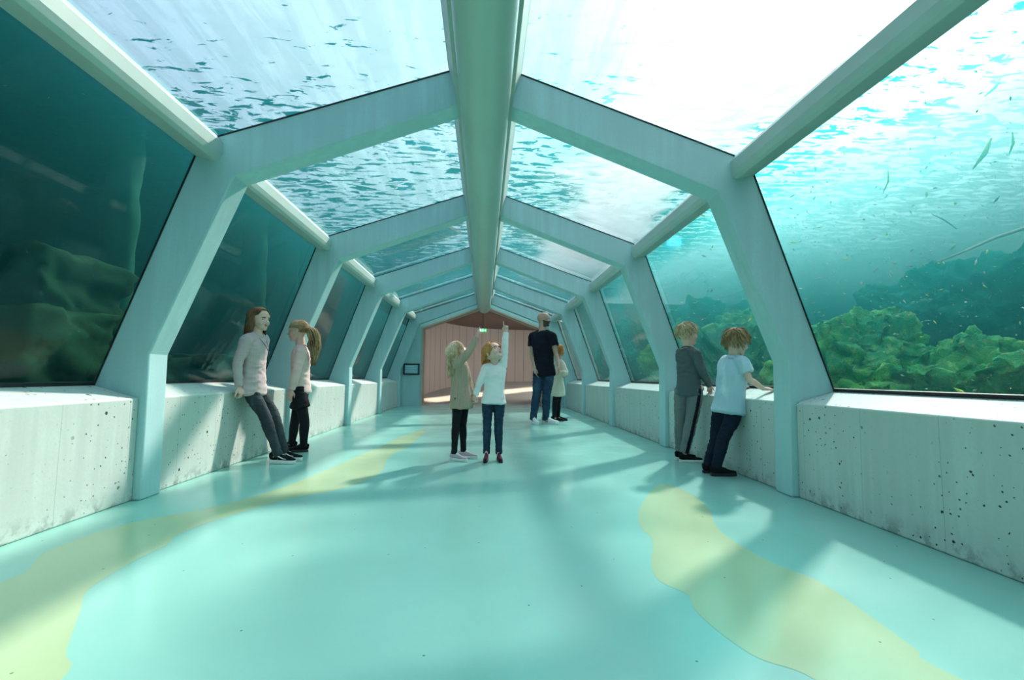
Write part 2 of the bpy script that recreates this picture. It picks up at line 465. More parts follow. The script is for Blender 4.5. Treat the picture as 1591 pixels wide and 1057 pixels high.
# room beyond: ramped floor, curved timber wall, dark timber ceiling
def curved(name, pts, z0, z1, mat, th=.08):
    bm = bmesh.new()
    P_ = catmull([Vector(p) for p in pts], 10, False) + [Vector(pts[-1])]
    lo, hi = [], []
    for i, p in enumerate(P_):
        zb = z0(p) if callable(z0) else z0
        lo.append(bm.verts.new((p.x, p.y, zb))); hi.append(bm.verts.new((p.x, p.y, z1)))
    for i in range(len(P_) - 1): bm.faces.new((lo[i], lo[i + 1], hi[i + 1], hi[i]))
    r = bmesh.ops.extrude_face_region(bm, geom=list(bm.faces))
    c = Vector((0.4, 14.5, 0))
    for v in [g for g in r['geom'] if isinstance(g, bmesh.types.BMVert)]:
        d = (Vector((v.co.x, v.co.y, 0)) - c).normalized() * th
        v.co += d
    return bm_obj(name, bm, mat, kind='structure')
curved('wall_far', [(-1.64, 12.71), (-1.95, 14.0), (-1.75, 16.0), (-.6, 18.3), (1.6, 19.3), (4.2, 18.6), (5.6, 16.4)], -.1, 3.2, M['wood'])
bm = bmesh.new(); box(bm, (1.66, 12.72, 0), (1.74, 14.6, 3.0)); bm_obj('wall_side', bm, M['wood'], kind='structure')
bm = bmesh.new()
prism(bm, [(-2.2, -.3), (6.5, -.3), (6.5, 0.0), (-2.2, 0.0)], 13.3, 13.9)
v = bm.verts[:]
a = [bm.verts.new(q) for q in ((-2.2, 13.9, 0), (6.5, 13.9, 0), (6.5, 19.8, .62), (-2.2, 19.8, .62))]
bm.faces.new(a)
bm_obj('floor_far', bm, simple('grey_resin', (.40, .44, .42), .35, .5, 3, .08), kind='structure')
bm = bmesh.new(); box(bm, (-3, 12.75, 2.66), (7, 20, 2.8)); bm_obj('ceiling_far', bm, M['wood_dark'], kind='structure')
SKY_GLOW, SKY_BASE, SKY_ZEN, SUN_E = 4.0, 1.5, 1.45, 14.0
_az, _el = math.radians(35), math.radians(43)
LAMP_DIR = Vector((math.sin(_az) * math.cos(_el), math.cos(_az) * math.cos(_el), math.sin(_el)))   # sunlight as refracted under water
W_SC, W_D, W_G = (.07, .78, .78), .24, .86
W_AC, W_A = (.10, .72, .74), .30
# ------------------------------------------------------------------ sky, sun, lake
SC.view_settings.view_transform = 'Standard'
SC.view_settings.look = 'None'
SC.view_settings.gamma = 1
SC.view_settings.use_curve_mapping = False
SC.view_settings.exposure = -0.06
SC.cycles.max_bounces = 8
SC.cycles.diffuse_bounces = 4
SC.cycles.glossy_bounces = 4
SC.cycles.transparent_max_bounces = 24
SC.cycles.volume_bounces = 0
SC.cycles.caustics_reflective = False
SC.cycles.caustics_refractive = False
SC.cycles.use_denoising = True
SC.cycles.sample_clamp_indirect = 6

w = bpy.data.worlds.new('sky'); SC.world = w; w.use_nodes = True
nt = w.node_tree; nt.nodes.clear()
def wn_(t, **k):
    n = nt.nodes.new(t)
    for a, b in k.items(): setattr(n, a, b)
    return n
out = wn_('ShaderNodeOutputWorld'); bg = wn_('ShaderNodeBackground')
tc = wn_('ShaderNodeTexCoord')
dot = wn_('ShaderNodeVectorMath', operation='DOT_PRODUCT'); dot.inputs[1].default_value = SUN_DIR
nt.links.new(tc.outputs['Generated'], dot.inputs[0])
mr = wn_('ShaderNodeMapRange'); mr.inputs[1].default_value = -.2; mr.inputs[2].default_value = 1
nt.links.new(dot.outputs['Value'], mr.inputs[0])
cr = wn_('ShaderNodeValToRGB')
e = cr.color_ramp.elements
e[0].position = 0; e[0].color = (.60, .60, .90, 1)
e[1].position = 1; e[1].color = (1, .98, .95, 1)
m_ = e.new(.45); m_.color = (.82, .73, .96, 1)
m_ = e.new(.75); m_.color = (.90, .86, .95, 1)
nt.links.new(mr.outputs[0], cr.inputs[0])
pw = wn_('ShaderNodeMath', operation='POWER'); pw.inputs[1].default_value = 30
nt.links.new(mr.outputs[0], pw.inputs[0])
ma = wn_('ShaderNodeMath', operation='MULTIPLY_ADD'); ma.inputs[1].default_value = SKY_GLOW; ma.inputs[2].default_value = SKY_BASE
nt.links.new(pw.outputs[0], ma.inputs[0])
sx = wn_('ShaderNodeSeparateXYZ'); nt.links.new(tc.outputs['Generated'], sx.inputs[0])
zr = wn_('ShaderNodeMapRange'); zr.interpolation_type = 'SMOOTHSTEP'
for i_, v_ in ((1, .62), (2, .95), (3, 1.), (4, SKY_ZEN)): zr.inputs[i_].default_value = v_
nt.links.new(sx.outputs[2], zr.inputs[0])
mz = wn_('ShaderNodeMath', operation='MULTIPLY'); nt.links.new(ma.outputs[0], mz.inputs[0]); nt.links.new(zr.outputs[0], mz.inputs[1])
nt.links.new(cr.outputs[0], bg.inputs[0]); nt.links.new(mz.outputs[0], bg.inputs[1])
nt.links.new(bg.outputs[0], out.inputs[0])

sl = bpy.data.lights.new('sun', 'SUN'); sl.energy = SUN_E; sl.angle = .05; sl.color = (1, .66, .62)
so = bpy.data.objects.new('sun', sl); C.objects.link(so)
so.rotation_euler = LAMP_DIR.to_track_quat('Z', 'Y').to_euler()

# lake surface and the water itself
SURF_Z = 3.55
X0, X1, LY0, LY1 = -16, 18, -9, 27
bm = bmesh.new()
bmesh.ops.create_grid(bm, x_segments=2, y_segments=2, size=1)
for v in bm.verts: v.co = Vector((X0 + (v.co.x + 1) / 2 * (X1 - X0), LY0 + (v.co.y + 1) / 2 * (LY1 - LY0), SURF_Z + .01))
bm_obj('lake_surface', bm, M['surface'], kind='stuff', label='rippled surface of the lake seen from below through the glass roof', cat='water')
t = NT('lake_water')
vs = t.n('ShaderNodeVolumeScatter', i_Color=rgb(*W_SC), i_Density=W_D, i_Anisotropy=W_G)
va = t.n('ShaderNodeVolumeAbsorption', i_Color=rgb(*W_AC), i_Density=W_A)
ad = t.n('ShaderNodeAddShader'); t.l(vs.outputs[0], ad.inputs[0]); t.l(va.outputs[0], ad.inputs[1])
t.l(ad.outputs[0], t.out.inputs['Volume'])
bm = bmesh.new()
box(bm, (X0, LY0, -1.5), (X1, LY1, SURF_Z))
hull = [(-2.50, -.2), (-2.50, .66), (-1.905, 2.24), (-1.76, 2.37), (0, 2.97), (1.76, 2.37), (1.905, 2.24), (2.50, .66), (2.50, -.2)]
f_in = prism(bm, hull, Y_BACK - .22, Y_END + .32)
f_in2 = prism(bm, [(-3.2, -.35), (7.2, -.35), (7.2, 3.3), (-3.2, 3.3)], Y_END + .34, 20.3)
me = bpy.data.meshes.new('lake_water')
bmesh.ops.recalc_face_normals(bm, faces=bm.faces)
bmesh.ops.reverse_faces(bm, faces=[f for f in f_in + f_in2])
bm.to_mesh(me); bm.free(); me.materials.append(t.m)
wo = bpy.data.objects.new('lake_water', me); link(wo); setp(wo, 'clear teal lake water surrounding the glass tunnel', 'water', kind='stuff')
# ------------------------------------------------------------------ lake bed and banks
M['bed'] = simple('algae_covered_lake_bed', (.06, .30, .16), .95, .1, 2.5, .5, .6, bscale=14)
n = 70
vs, fs = [], []
for j in range(n + 1):
    for i in range(n + 1):
        x = X0 + (X1 - X0) * i / n; y = LY0 + (LY1 - LY0) * j / n
        d = min(x - X0, X1 - x, y - LY0, LY1 - y)
        z = -.9 + .5 * noise.noise(Vector((x * .3, y * .3, 0))) + max(0, 4 - d) * 1.25
        if abs(x) < 3.4 and -3 < y < 22 or (-4 < x < 8 and 12 < y < 21.5): z = min(z, -.6)
        vs.append((x, y, z))
for j in range(n):
    for i in range(n):
        a = j * (n + 1) + i; fs.append((a, a + 1, a + n + 2, a + n + 1))
mesh_obj('lake_bed', vs, fs, M['bed'], smooth=True, kind='structure')
# dark wooded shore on the left: trunks and crowns standing on the bank above the water
M['leaf_dark'] = simple('dark_shore_foliage', (.004, .016, .014), .9, .1, 6, .5)
M['bark'] = simple('dark_bark', (.03, .035, .025), .9, .1, 8, .4)
def blob(bm, c, r, seed, sub=3, amp=.35, sc=1.2):
    res = bmesh.ops.create_icosphere(bm, subdivisions=sub, radius=1)
    for v in res['verts']:
        d = v.co.normalized()
        k = 1 + amp * noise.fractal(d * sc + Vector((seed, seed * 2.1, 0)), 1, 2, 4)
        v.co = Vector(c) + Vector((d.x * r[0], d.y * r[1], d.z * r[2])) * k

# deck added over the left water to block sun and sky and darken it
M['deck'] = simple('shade_deck_timber', (.05, .045, .04), .8, .2, 5, .4, stretch=(1, 6, 1))
M['pile'] = simple('algae_grown_pile', (.02, .13, .08), .95, .1, 7, .6, .6)
dk = empty('shade_deck', (-8, 5, 4.1), label='added dark deck shading the water along the left side of the tunnel', cat='deck')
bm = bmesh.new(); box(bm, (-14, -8.5, 4.05), (-3.9, 26, 4.2))
bm_obj('decking', bm, M['deck'], dk)
for x in (-4.1, -7.5, -10.5):
    bm = bmesh.new(); box(bm, (x - .1, -8.5, 3.8), (x + .1, 26, 4.05)); bm_obj('bearer', bm, M['deck'], dk)
def pile(x, y, r, sd, lean=0., top=3.8, bot=-1.2):
    bm = bmesh.new()
    n, m = 16, 40
    rings = []
    for j in range(m + 1):
        z = bot + (top - bot) * j / m
        rr = []
        for i in range(n):
            a = 2 * PI * i / n
            q = r * (1 + .28 * noise.fractal(Vector((math.cos(a) * 1.3, math.sin(a) * 1.3, z * 2.2 + sd)), 1, 2, 4))
            rr.append(bm.verts.new((x + lean * (z - bot) + q * math.cos(a), y + q * math.sin(a), z)))
        rings.append(rr)
    for A, B in zip(rings, rings[1:]):
        for i in range(n):
            j = (i + 1) % n; bm.faces.new((A[i], A[j], B[j], B[i]))
    bm.faces.new(rings[0][::-1]); bm.faces.new(rings[-1])
    return bm
for (px, py, X, r, sd) in [(182, 430, -4.4, .17, 1), (395, 430, -4.4, .2, 2), (452, 430, -4.4, .17, 9), (556, 500, -4.4, .17, 4), (330, 430, -7.0, .2, 5), (60, 400, -7.2, .2, 7)]:
    q = at(px, py, X=X)
    lab = {1: 'algae grown pile seen through the nearest left pane', 2: 'thick algae grown pile behind the left pane with the leaning girl', 9: 'right hand algae grown pile of the two behind the left pane with the leaning girl',
           4: 'algae grown pile behind the third left pane', 5: 'faint deeper pile left of the leaning girl', 7: 'faint deeper pile at the left edge of the picture'}[sd]
    bm_obj('timber_pile', pile(q.x, q.y, r, sd * 3.3), M['pile'], smooth=True, label=lab, cat='pile')
M['stone'] = simple('algae_grown_stone', (.012, .055, .022), .95, .1, 9, .7, 1.0, bscale=26)
for i, (px, py, X, sz) in enumerate([(45, 455, -4.3, (.9, .8, .55)), (110, 560, -3.9, (1.0, .9, .45)), (20, 540, -3.7, (.8, .7, .5)), (330, 590, -4.3, (.8, 1.1, .6)), (215, 590, -4.6, (.6, .7, .5))]):
    q = at(px, py, X=X)
    bm = bmesh.new()
    bmesh.ops.create_cube(bm, size=1)
    bmesh.ops.subdivide_edges(bm, edges=bm.edges[:], cuts=12, use_grid_fill=True)
    for v in bm.verts:
        d = v.co.copy(); f = 1 + .22 * noise.fractal(d * 3 + Vector((i * 4, 0, 0)), 1, 2, 4)
        v.co = Vector((q.x + d.x * sz[0] * f * 1.2, q.y + d.y * sz[1] * f * 1.2, q.z + d.z * sz[2] * 1.2 * f))
    # footing so that the stone stands on the bed
    zmin = min(v.co.z for v in bm.verts)
    for v in bm.verts:
        if v.co.z < zmin + .12: v.co.z = -1.1
    lab = ['upper algae covered block in the nearest left pane', 'wide algae covered block lying low in the nearest left pane', 'algae covered block at the left edge below the upper one',
           'pale algae block behind the leaning girl', 'low dark block at the foot of the nearest left pane'][i]
    bm_obj('algae_block', bm, M['stone'], smooth=True, label=lab, cat='stone')
# algae mounds on the right
def alg(name, a, b, c_):
    t = NT(name); p = t.pos()
    f = t.noise(p, 2.2, 5, .7); g = t.noise(p, 16, 4, .7)
    c = t.mix(t.smooth(f, .35, .65), rgb(*a), rgb(*b)); c = t.mix(t.smooth(g, .5, .75), c, rgb(*c_))
    bs = t.n('ShaderNodeBsdfPrincipled', i_Base_Color=c, i_Roughness=.95); bs.inputs['Specular IOR Level'].default_value = .1
    t.l(t.bump(g, .9, .05), bs.inputs['Normal']); t.l(bs.outputs[0], t.out.inputs[0]); return t.m
M['algae'] = alg('green_water_plants', (.05, .55, .22), (.30, .92, .22), (.8, .95, .25))
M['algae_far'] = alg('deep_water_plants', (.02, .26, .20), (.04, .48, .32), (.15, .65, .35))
for i, (px, py, Y, r, mt, lab) in enumerate([
        (1480, 545, 7.5, (1.5, 1.2, 1.35), 'algae_far', 'tall dark mass of water plants at the right edge of the nearest right pane'),
        (1590, 520, 6.6, (1.3, 1.1, 1.2), 'algae_far', 'dark plant mass cut by the right edge of the picture'),
        (1340, 600, 5.2, (.75, .6, .72), 'algae', 'bright green bush of algae beside the nearest right frame'),
        (1440, 640, 4.6, (.8, .5, .62), 'algae', 'low green algae cushion in the middle of the nearest right pane'),
        (1560, 640, 4.2, (.8, .5, .6), 'algae', 'low green algae cushion at the right edge of the nearest right pane'),
        (1095, 540, 11.5, (1.5, 1.3, 1.1), 'algae_far', 'deep green plant mass above the heads of the two boys'),
        (1180, 560, 8.6, (.9, .8, .95), 'algae', 'green bush of water plants right of the blue shirt boy'),
        (1075, 590, 9.2, (.8, .8, .9), 'algae', 'green bush of water plants between the two boys'),
        (985, 570, 11.2, (.8, .8, .9), 'algae_far', 'dark plant mass behind the third right pane')]):
    q = at(px, py, Y=Y)
    bm = bmesh.new(); blob(bm, q, r, i * 7.7 + 1, 6, .45, 1.7)
    for v in bm.verts:
        v.co += v.normal * .0 + Vector([noise.noise(v.co * 6 + Vector((k * 9, 0, 0))) for k in range(3)]) * .10 + Vector([noise.noise(v.co * 19 + Vector((k * 9, 4, 0))) for k in range(3)]) * .05
        if v.co.z < q.z - r[2] * .55: v.co.z = min(v.co.z, -1.0)
    bm_obj('algae_mound', bm, M[mt], smooth=True, label=lab, cat='water plants')
# sunken branches
M['birch'] = simple('pale_bare_wood', (.95, .95, .88), .8, .2, 20, .2)
def tube(bm, pts, radii, n=8):
    rings = []
    for k, (p, r) in enumerate(zip(pts, radii)):
        p = Vector(p)
        a = Vector(pts[max(0, k - 1)]); b = Vector(pts[min(len(pts) - 1, k + 1)])
        t_ = (b - a).normalized(); s = t_.orthogonal().normalized()
        if k and abs(t_.dot(ps)) < .99: s = (ps - t_ * ps.dot(t_)).normalized()
        ps = s; u = t_.cross(s)
        rings.append([bm.verts.new(p + (s * math.cos(2 * PI * i / n) + u * math.sin(2 * PI * i / n)) * r) for i in range(n)])
    for A, B in zip(rings, rings[1:]):
        for i in range(n):
            j = (i + 1) % n; bm.faces.new((A[i], A[j], B[j], B[i]))
    bm.faces.new(rings[0][::-1]); bm.faces.new(rings[-1])
bm = bmesh.new()
tube(bm, [at(1456, 408, Y=4.6), at(1500, 390, Y=4.5), at(1545, 370, Y=4.4), at(1600, 352, Y=4.3), at(1660, 325, Y=4.2)], [.008, .012, .015, .018, .022])
bm_obj('sunken_branch', bm, M['birch'], smooth=True, label='long pale bare branch hanging across the nearest right pane', cat='branch')
bm = bmesh.new()
tube(bm, [at(1448, 333, Y=4.7), at(1466, 341, Y=4.7), at(1487, 356, Y=4.65)], [.004, .009, .006])
bm_obj('sunken_branch', bm, M['birch'], smooth=True, label='short pale stick floating above the long branch', cat='branch')
bm = bmesh.new()
for (a, b, r) in [((1540, 215), (1512, 262), .022), ((1556, 120), (1530, 150), .012), ((1573, 205), (1568, 240), .012), ((1380, 265), (1372, 300), .008)]:
    tube(bm, [at(*a, Y=4.0), at((a[0] + b[0]) / 2 + 4, (a[1] + b[1]) / 2, Y=4.0), at(*b, Y=4.0)], [r * .4, r, r * .3])
setp(bm_obj('drifting_weed', bm, simple('yellow_weed', (.55, .62, .18), .8), smooth=True), 'small yellow weed scraps drifting high in the nearest right pane', 'weed', kind='stuff')
# drifting flecks in the water on both sides
def flecks(name, rng, cnt, col, sd, lab, smin=.003, smax=.018):
    r_ = random.Random(sd); vs, fs = [], []
    for _ in range(cnt):
        c = Vector([r_.uniform(a, b) for a, b in rng])
        if abs(c.x) < 2.5 and c.z < 3.0: continue
        s_ = smin + (smax - smin) * r_.random() ** 3
        m = Matrix.Rotation(r_.uniform(0, 6.3), 3, 'X') @ Matrix.Rotation(r_.uniform(0, 6.3), 3, 'Z')
        L = r_.uniform(.6, 2.4)
        k = len(vs)
        for q in ((-L, 0, 0), (0, .6, .1), (L, 0, 0), (0, -.6, .1), (0, 0, .4), (0, 0, -.25)): vs.append(c + m @ Vector(q) * s_)
        fs += [(k, k + 1, k + 4), (k + 1, k + 2, k + 4), (k + 2, k + 3, k + 4), (k + 3, k, k + 4), (k + 1, k, k + 5), (k + 2, k + 1, k + 5), (k + 3, k + 2, k + 5), (k, k + 3, k + 5)]
    setp(mesh_obj(name, vs, fs, simple(name, col, .8)), lab, 'plant debris', kind='stuff')
flecks('drifting_flecks', ((2.6, 7), (2.2, 10), (.2, 3.5)), 4200, (.95, .97, .85), 1, 'pale flecks drifting in the bright water right of the tunnel')
flecks('drifting_leaf_scraps', ((2.6, 6.5), (2.2, 10), (.2, 3.4)), 1000, (.75, .9, .2), 2, 'yellow green leaf scraps drifting right of the tunnel', .004, .026)
flecks('drifting_dark_water_flecks', ((-5, -2.6), (1.5, 10), (.4, 3.3)), 900, (.35, .5, .35), 3, 'small flecks drifting in the dark water left of the tunnel', .002, .008)
# board added over the water in place of a pink reflection in the glass
bm = bmesh.new()
a, b, c, d_ = at(588, 384, Z=3.9), at(606, 402, Z=3.9), at(716, 362, Z=3.9), at(690, 352, Z=3.9)
vs_ = [bm.verts.new(v) for v in (a, b, c, d_)]; f_ = bm.faces.new(vs_)
r_ = bmesh.ops.extrude_face_region(bm, geom=[f_])
for v in r_['geom']:
    if isinstance(v, bmesh.types.BMVert): v.co.z += .06
bm_obj('pink_reflection_board', bm, simple('pinkish_board', (.75, .45, .36), .7), label='pinkish board added in place of a reflection over the third left roof pane', cat='board')

# ------------------------------------------------------------------ far room: added fill lamps, sign
def area(name, loc, tgt, e, col, sx, sy, spread=PI):
    l = bpy.data.lights.new(name, 'AREA'); l.shape = 'RECTANGLE'; l.size = sx; l.size_y = sy; l.energy = e; l.color = col; l.spread = spread
    o = bpy.data.objects.new(name, l); C.objects.link(o); o.location = loc
    o.rotation_euler = (Vector(tgt) - Vector(loc)).to_track_quat('-Z', 'Y').to_euler(); return o
area('foyer_fill_top', (2.4, 15.5, 2.6), (2.0, 15.8, 0), 75, (1, .87, .82), 1.6, 1.6)  # added fill lamp under the ceiling, no fixture there
area('foyer_fill_side', (6.3, 15.2, 1.6), (-1.7, 14.2, .3), 150, (1, .90, .84), 1.0, 1.4)  # added fill lamp out of view on the right, standing in for daylight
sb = area('foyer_strip_fill', (.3, 15.9, 2.55), (.3, 15.9, 0), 48, (1, .72, .55), 5.2, .8, .14)  # added overhead strip lamp that draws the sun streak on the floor
sb.rotation_euler = (0, 0, .70)
# ------------------------------------------------------------------ people
def V(*a): return Vector(a)

def interp(pts, n):
    """Catmull-Rom through a list of tuples / vectors of floats, n steps per span"""
    P_ = [np.array(p, float) for p in pts]; out = []
    for i in range(len(P_) - 1):
        p0 = P_[max(0, i - 1)]; p1 = P_[i]; p2 = P_[i + 1]; p3 = P_[min(len(P_) - 1, i + 2)]
        for j in range(n):
            t = j / n
            out.append(.5 * (2 * p1 + (p2 - p0) * t + (2 * p0 - 5 * p1 + 4 * p2 - p3) * t * t + (3 * p1 - p0 - 3 * p2 + p3) * t ** 3))
    out.append(P_[-1]); return out

def loft(bm, keys, side, n=20, steps=5, cap=1.0, power=2.0):
    """keys: (point, half width along side, half depth). Rounded, closed shape."""
    rows = interp([tuple(p) + (a, b) for p, a, b in keys], steps)
    pts = [Vector(r[:3]) for r in rows]; ab = [(max(.001, r[3]), max(.001, r[4])) for r in rows]
    rings = []
    def ring(p, t, a, b):
        s = (side - t * side.dot(t))
        if s.length < 1e-4: s = t.orthogonal()
        s.normalize(); u = t.cross(s)
        vs = []
        for i in range(n):
            th = 2 * PI * i / n; c, d = math.cos(th), math.sin(th)
            e = 2 / power
            c = math.copysign(abs(c) ** e, c); d = math.copysign(abs(d) ** e, d)
            vs.append(bm.verts.new(p + s * (a * c) + u * (b * d)))
        return vs
    N = len(pts)
    tan = [(pts[min(N - 1, i + 1)] - pts[max(0, i - 1)]).normalized() for i in range(N)]
    a0, b0 = ab[0]; r0 = min(a0, b0) * cap
    for q in (.12, .45, .75):   # start cap
        w = math.sqrt(max(0, 1 - (1 - q) ** 2))
        rings.append(ring(pts[0] - tan[0] * r0 * (1 - q), tan[0], a0 - min(a0, b0) * (1 - w) * min(1, cap * 1.0 + .2), b0 - min(a0, b0) * (1 - w) * min(1, cap + .2)))
    for p, t, (a, b) in zip(pts, tan, ab): rings.append(ring(p, t, a, b))
    a0, b0 = ab[-1]; r0 = min(a0, b0) * cap
    for q in (.75, .45, .12):
        w = math.sqrt(max(0, 1 - (1 - q) ** 2))
        rings.append(ring(pts[-1] + tan[-1] * r0 * (1 - q), tan[-1], a0 - min(a0, b0) * (1 - w) * min(1, cap + .2), b0 - min(a0, b0) * (1 - w) * min(1, cap + .2)))
    for A, B in zip(rings, rings[1:]):
        for i in range(n):
            j = (i + 1) % n; bm.faces.new((A[i], A[j], B[j], B[i]))
    bm.faces.new(rings[0][::-1]); bm.faces.new(rings[-1])

def limb(bm, keys, n=14, steps=5, cap=1.0):
    d = (Vector(keys[-1][0]) - Vector(keys[0][0])).normalized()
    s = d.cross(V(.31, .2, .93)); s = s if s.length > .05 else d.orthogonal()
    loft(bm, [(p, r, r) for p, r in keys], s.normalized(), n, steps, cap)

def ball(bm, c, r, m=None, sub=3):
    r = (r, r, r) if not hasattr(r, '__len__') else r
    res = bmesh.ops.create_icosphere(bm, subdivisions=sub, radius=1)
    for v in res['verts']:
        q = Vector((v.co.x * r[0], v.co.y * r[1], v.co.z * r[2]))
        v.co = (m @ (Vector(c) + q)) if m is not None else Vector(c) + q

def fuse(name, bm, voxel, mats, parent, iters=3, classify=None, displace=None, fac=.5, **kw):
    """melt overlapping closed shapes into one continuous skin"""
    bmesh.ops.recalc_face_normals(bm, faces=bm.faces)
    me = bpy.data.meshes.new(name + '_src'); bm.to_mesh(me); bm.free()
    o = bpy.data.objects.new(name + '_src', me); C.objects.link(o)
    r = o.modifiers.new('r', 'REMESH'); r.mode = 'VOXEL'; r.voxel_size = voxel; r.use_smooth_shade = True
    s = o.modifiers.new('s', 'SMOOTH'); s.factor = fac; s.iterations = iters
    dg = bpy.context.evaluated_depsgraph_get()
    dg.update()
    out = bpy.data.meshes.new_from_object(o.evaluated_get(dg), preserve_all_data_layers=False, depsgraph=dg)
    bpy.data.objects.remove(o); bpy.data.meshes.remove(me)
    out.name = name
    out.materials.clear()
    for m in (mats if isinstance(mats, (list, tuple)) else [mats]): out.materials.append(m)
    nv = len(out.vertices)
    co = np.empty(nv * 3); out.vertices.foreach_get('co', co); co = co.reshape(-1, 3)
    if displace is not None:
        no = np.empty(nv * 3); out.vertices.foreach_get('normal', no); no = no.reshape(-1, 3)
        co = displace(co, no)
        out.vertices.foreach_set('co', co.reshape(-1))
    if classify is not None:
        nf = len(out.polygons)
        ce = np.empty(nf * 3); out.polygons.foreach_get('center', ce); ce = ce.reshape(-1, 3)
        out.polygons.foreach_set('material_index', classify(ce).astype(np.int32))
    out.polygons.foreach_set('use_smooth', [True] * len(out.polygons))
    out.update()
    ob = bpy.data.objects.new(name, out); link(ob, parent)
    ob.matrix_parent_inverse = Matrix.Translation(-parent.location)
    return setp(ob, **kw)

def folds(amp, fr=(9, 9, 22), seed=0.):
    def f(co, no):
        k = np.array([noise.noise(Vector((c[0] * fr[0] + seed, c[1] * fr[1], c[2] * fr[2]))) for c in co])
        k2 = np.array([noise.noise(Vector((c[0] * fr[0] * 2.3 + seed, c[1] * fr[1] * 2.3 + 5, c[2] * fr[2] * 1.7))) for c in co])
        k = -np.abs(k) * 1.2 + .25 + k2 * .35
        return co + no * (k * amp)[:, None]
    return f

# --- materials
def skin(name, col):
    t = NT(name); p = t.pos()
    c = t.mix(t.noise(p, 30, 3), rgb(*[x * .93 for x in col]), rgb(*col))
    b = t.n('ShaderNodeBsdfPrincipled', i_Base_Color=c, i_Roughness=.5)
    b.inputs['Specular IOR Level'].default_value = .35
    b.inputs['Subsurface Weight'].default_value = .12; b.inputs['Subsurface Radius'].default_value = (.012, .005, .003)
    t.l(b.outputs[0], t.out.inputs[0]); return t.m
def hairm(name, c1, c2):
    t = NT(name); p = t.pos()
    f = t.noise(t.mapping(p, (1, 1, .12)), 160, 3, .7)
    g = t.noise(p, 12, 3)
    c = t.mix(t.smooth(t.math('MULTIPLY_ADD', g, .5, t.math('MULTIPLY', f, .5)), .35, .65), rgb(*c1), rgb(*c2))
    b = t.n('ShaderNodeBsdfPrincipled', i_Base_Color=c, i_Roughness=.75)
    b.inputs['Specular IOR Level'].default_value = .2
    t.l(t.bump(f, .5, .003), b.inputs['Normal'])
    t.l(b.outputs[0], t.out.inputs[0]); return t.m
SK1 = skin('fair_skin', (.74, .50, .40)); SK2 = skin('tanned_skin', (.50, .33, .25))
M['lip'] = simple('lips', (.50, .20, .17), .5); M['eye_w'] = simple('eye_white', (.75, .78, .75), .3); M['iris'] = simple('dark_iris', (.03, .035, .04), .2)
def cloth(name, col, kind='plain', amp=.10):
    t = NT(name); p = t.pos()
    f = t.noise(p, 9, 3); c = t.mix(f, rgb(*[x * (1 - amp) for x in col]), rgb(*[min(1, x * (1 + amp)) for x in col]))
    b = t.n('ShaderNodeBsdfPrincipled', i_Roughness=.9); b.inputs['Specular IOR Level'].default_value = .15
    if kind == 'knit':
        w1 = t.noise(t.mapping(p, (55, 55, 9)), 1.0, 3, .6)
        w2 = t.n('ShaderNodeTexWave', i_Vector=p, i_Scale=26.0, i_Distortion=3.0).outputs[1]
        h = t.math('MULTIPLY', t.smooth(w1, .3, .7), w2)
        c = t.mix(t.math('MULTIPLY', t.math('SUBTRACT', 1., h), .35), c, rgb(*[x * .5 for x in col]))
        t.l(t.bump(h, .9, .008), b.inputs['Normal'])
    elif kind == 'denim':
        w1 = t.noise(t.mapping(p, (8, 8, 3)), 1.0, 4, .6)
        c = t.mix(t.smooth(w1, .45, .8), c, rgb(*[min(1, x * 1.9 + .01) for x in col]))
        t.l(t.bump(t.noise(p, 300, 2), .3, .001), b.inputs['Normal'])
    else:
        t.l(t.bump(t.noise(p, 220, 2), .25, .001), b.inputs['Normal'])
    t.set(b.inputs['Base Color'], c); t.l(b.outputs[0], t.out.inputs[0]); return t.m
M['sole_w'] = simple('white_sole', (.75, .76, .72), .6); M['sole_b'] = simple('black_sole', (.02, .02, .022), .6)
M['lace_w'] = simple('white_lace', (.8, .8, .78), .8)

# --- head, hand, shoe
def frame(c, fwd, up, h):
    """local x = figure's right, y = forward, z = up; unit = head height"""
    f = Vector(fwd).normalized(); u = Vector(up); u = (u - f * u.dot(f)).normalized(); r = f.cross(u)
    m = Matrix.Identity(4)
    for i in range(3): m[i][0], m[i][1], m[i][2], m[i][3] = r[i] * h, f[i] * h, u[i] * h, c[i]
    return m

def add_head(bm, m, child=True):
    w = .355 if child else .33
    E = lambda c, r, s=3: ball(bm, c, r, m, s)
    E((0, -.055, .12), (w, .425, .375), 4)                  # skull
    E((0, .06, -.05), (w * .84, .315, .33), 4)              # face
    E((0, .13, -.29), (w * .56, .21, .17))                  # jaw
    E((0, .265, -.40), (.095, .085, .07))                   # chin
    for s in (-1, 1):
        E((s * .155, .215, -.14), (.11, .12, .12))          # cheeks
        E((s * .11, .305, .075), (.12, .055, .035))         # brow
        E((s * (w + .012), -.03, -.055), (.028, .065, .10)) # ears
        E((s * (w + .030), -.045, -.02), (.022, .055, .055))
    E((0, .31, .14), (.20, .07, .14))                       # forehead
    # nose: bridge to tip
    k = m.to_3x3()
    pts = [((0, .335, .055), .034), ((0, .372, -.03), .036), ((0, .415, -.105), .048), ((0, .375, -.135), .045)]
    limb(bm, [(m @ Vector(p), r * k.col[0].length) for p, r in pts], 10, 3)
    for s in (-1, 1): E((s * .045, .36, -.125), (.034, .04, .032), 2)
    E((0, .345, -.225), (.085, .045, .022), 2); E((0, .338, -.262), (.072, .045, .024), 2)  # lips

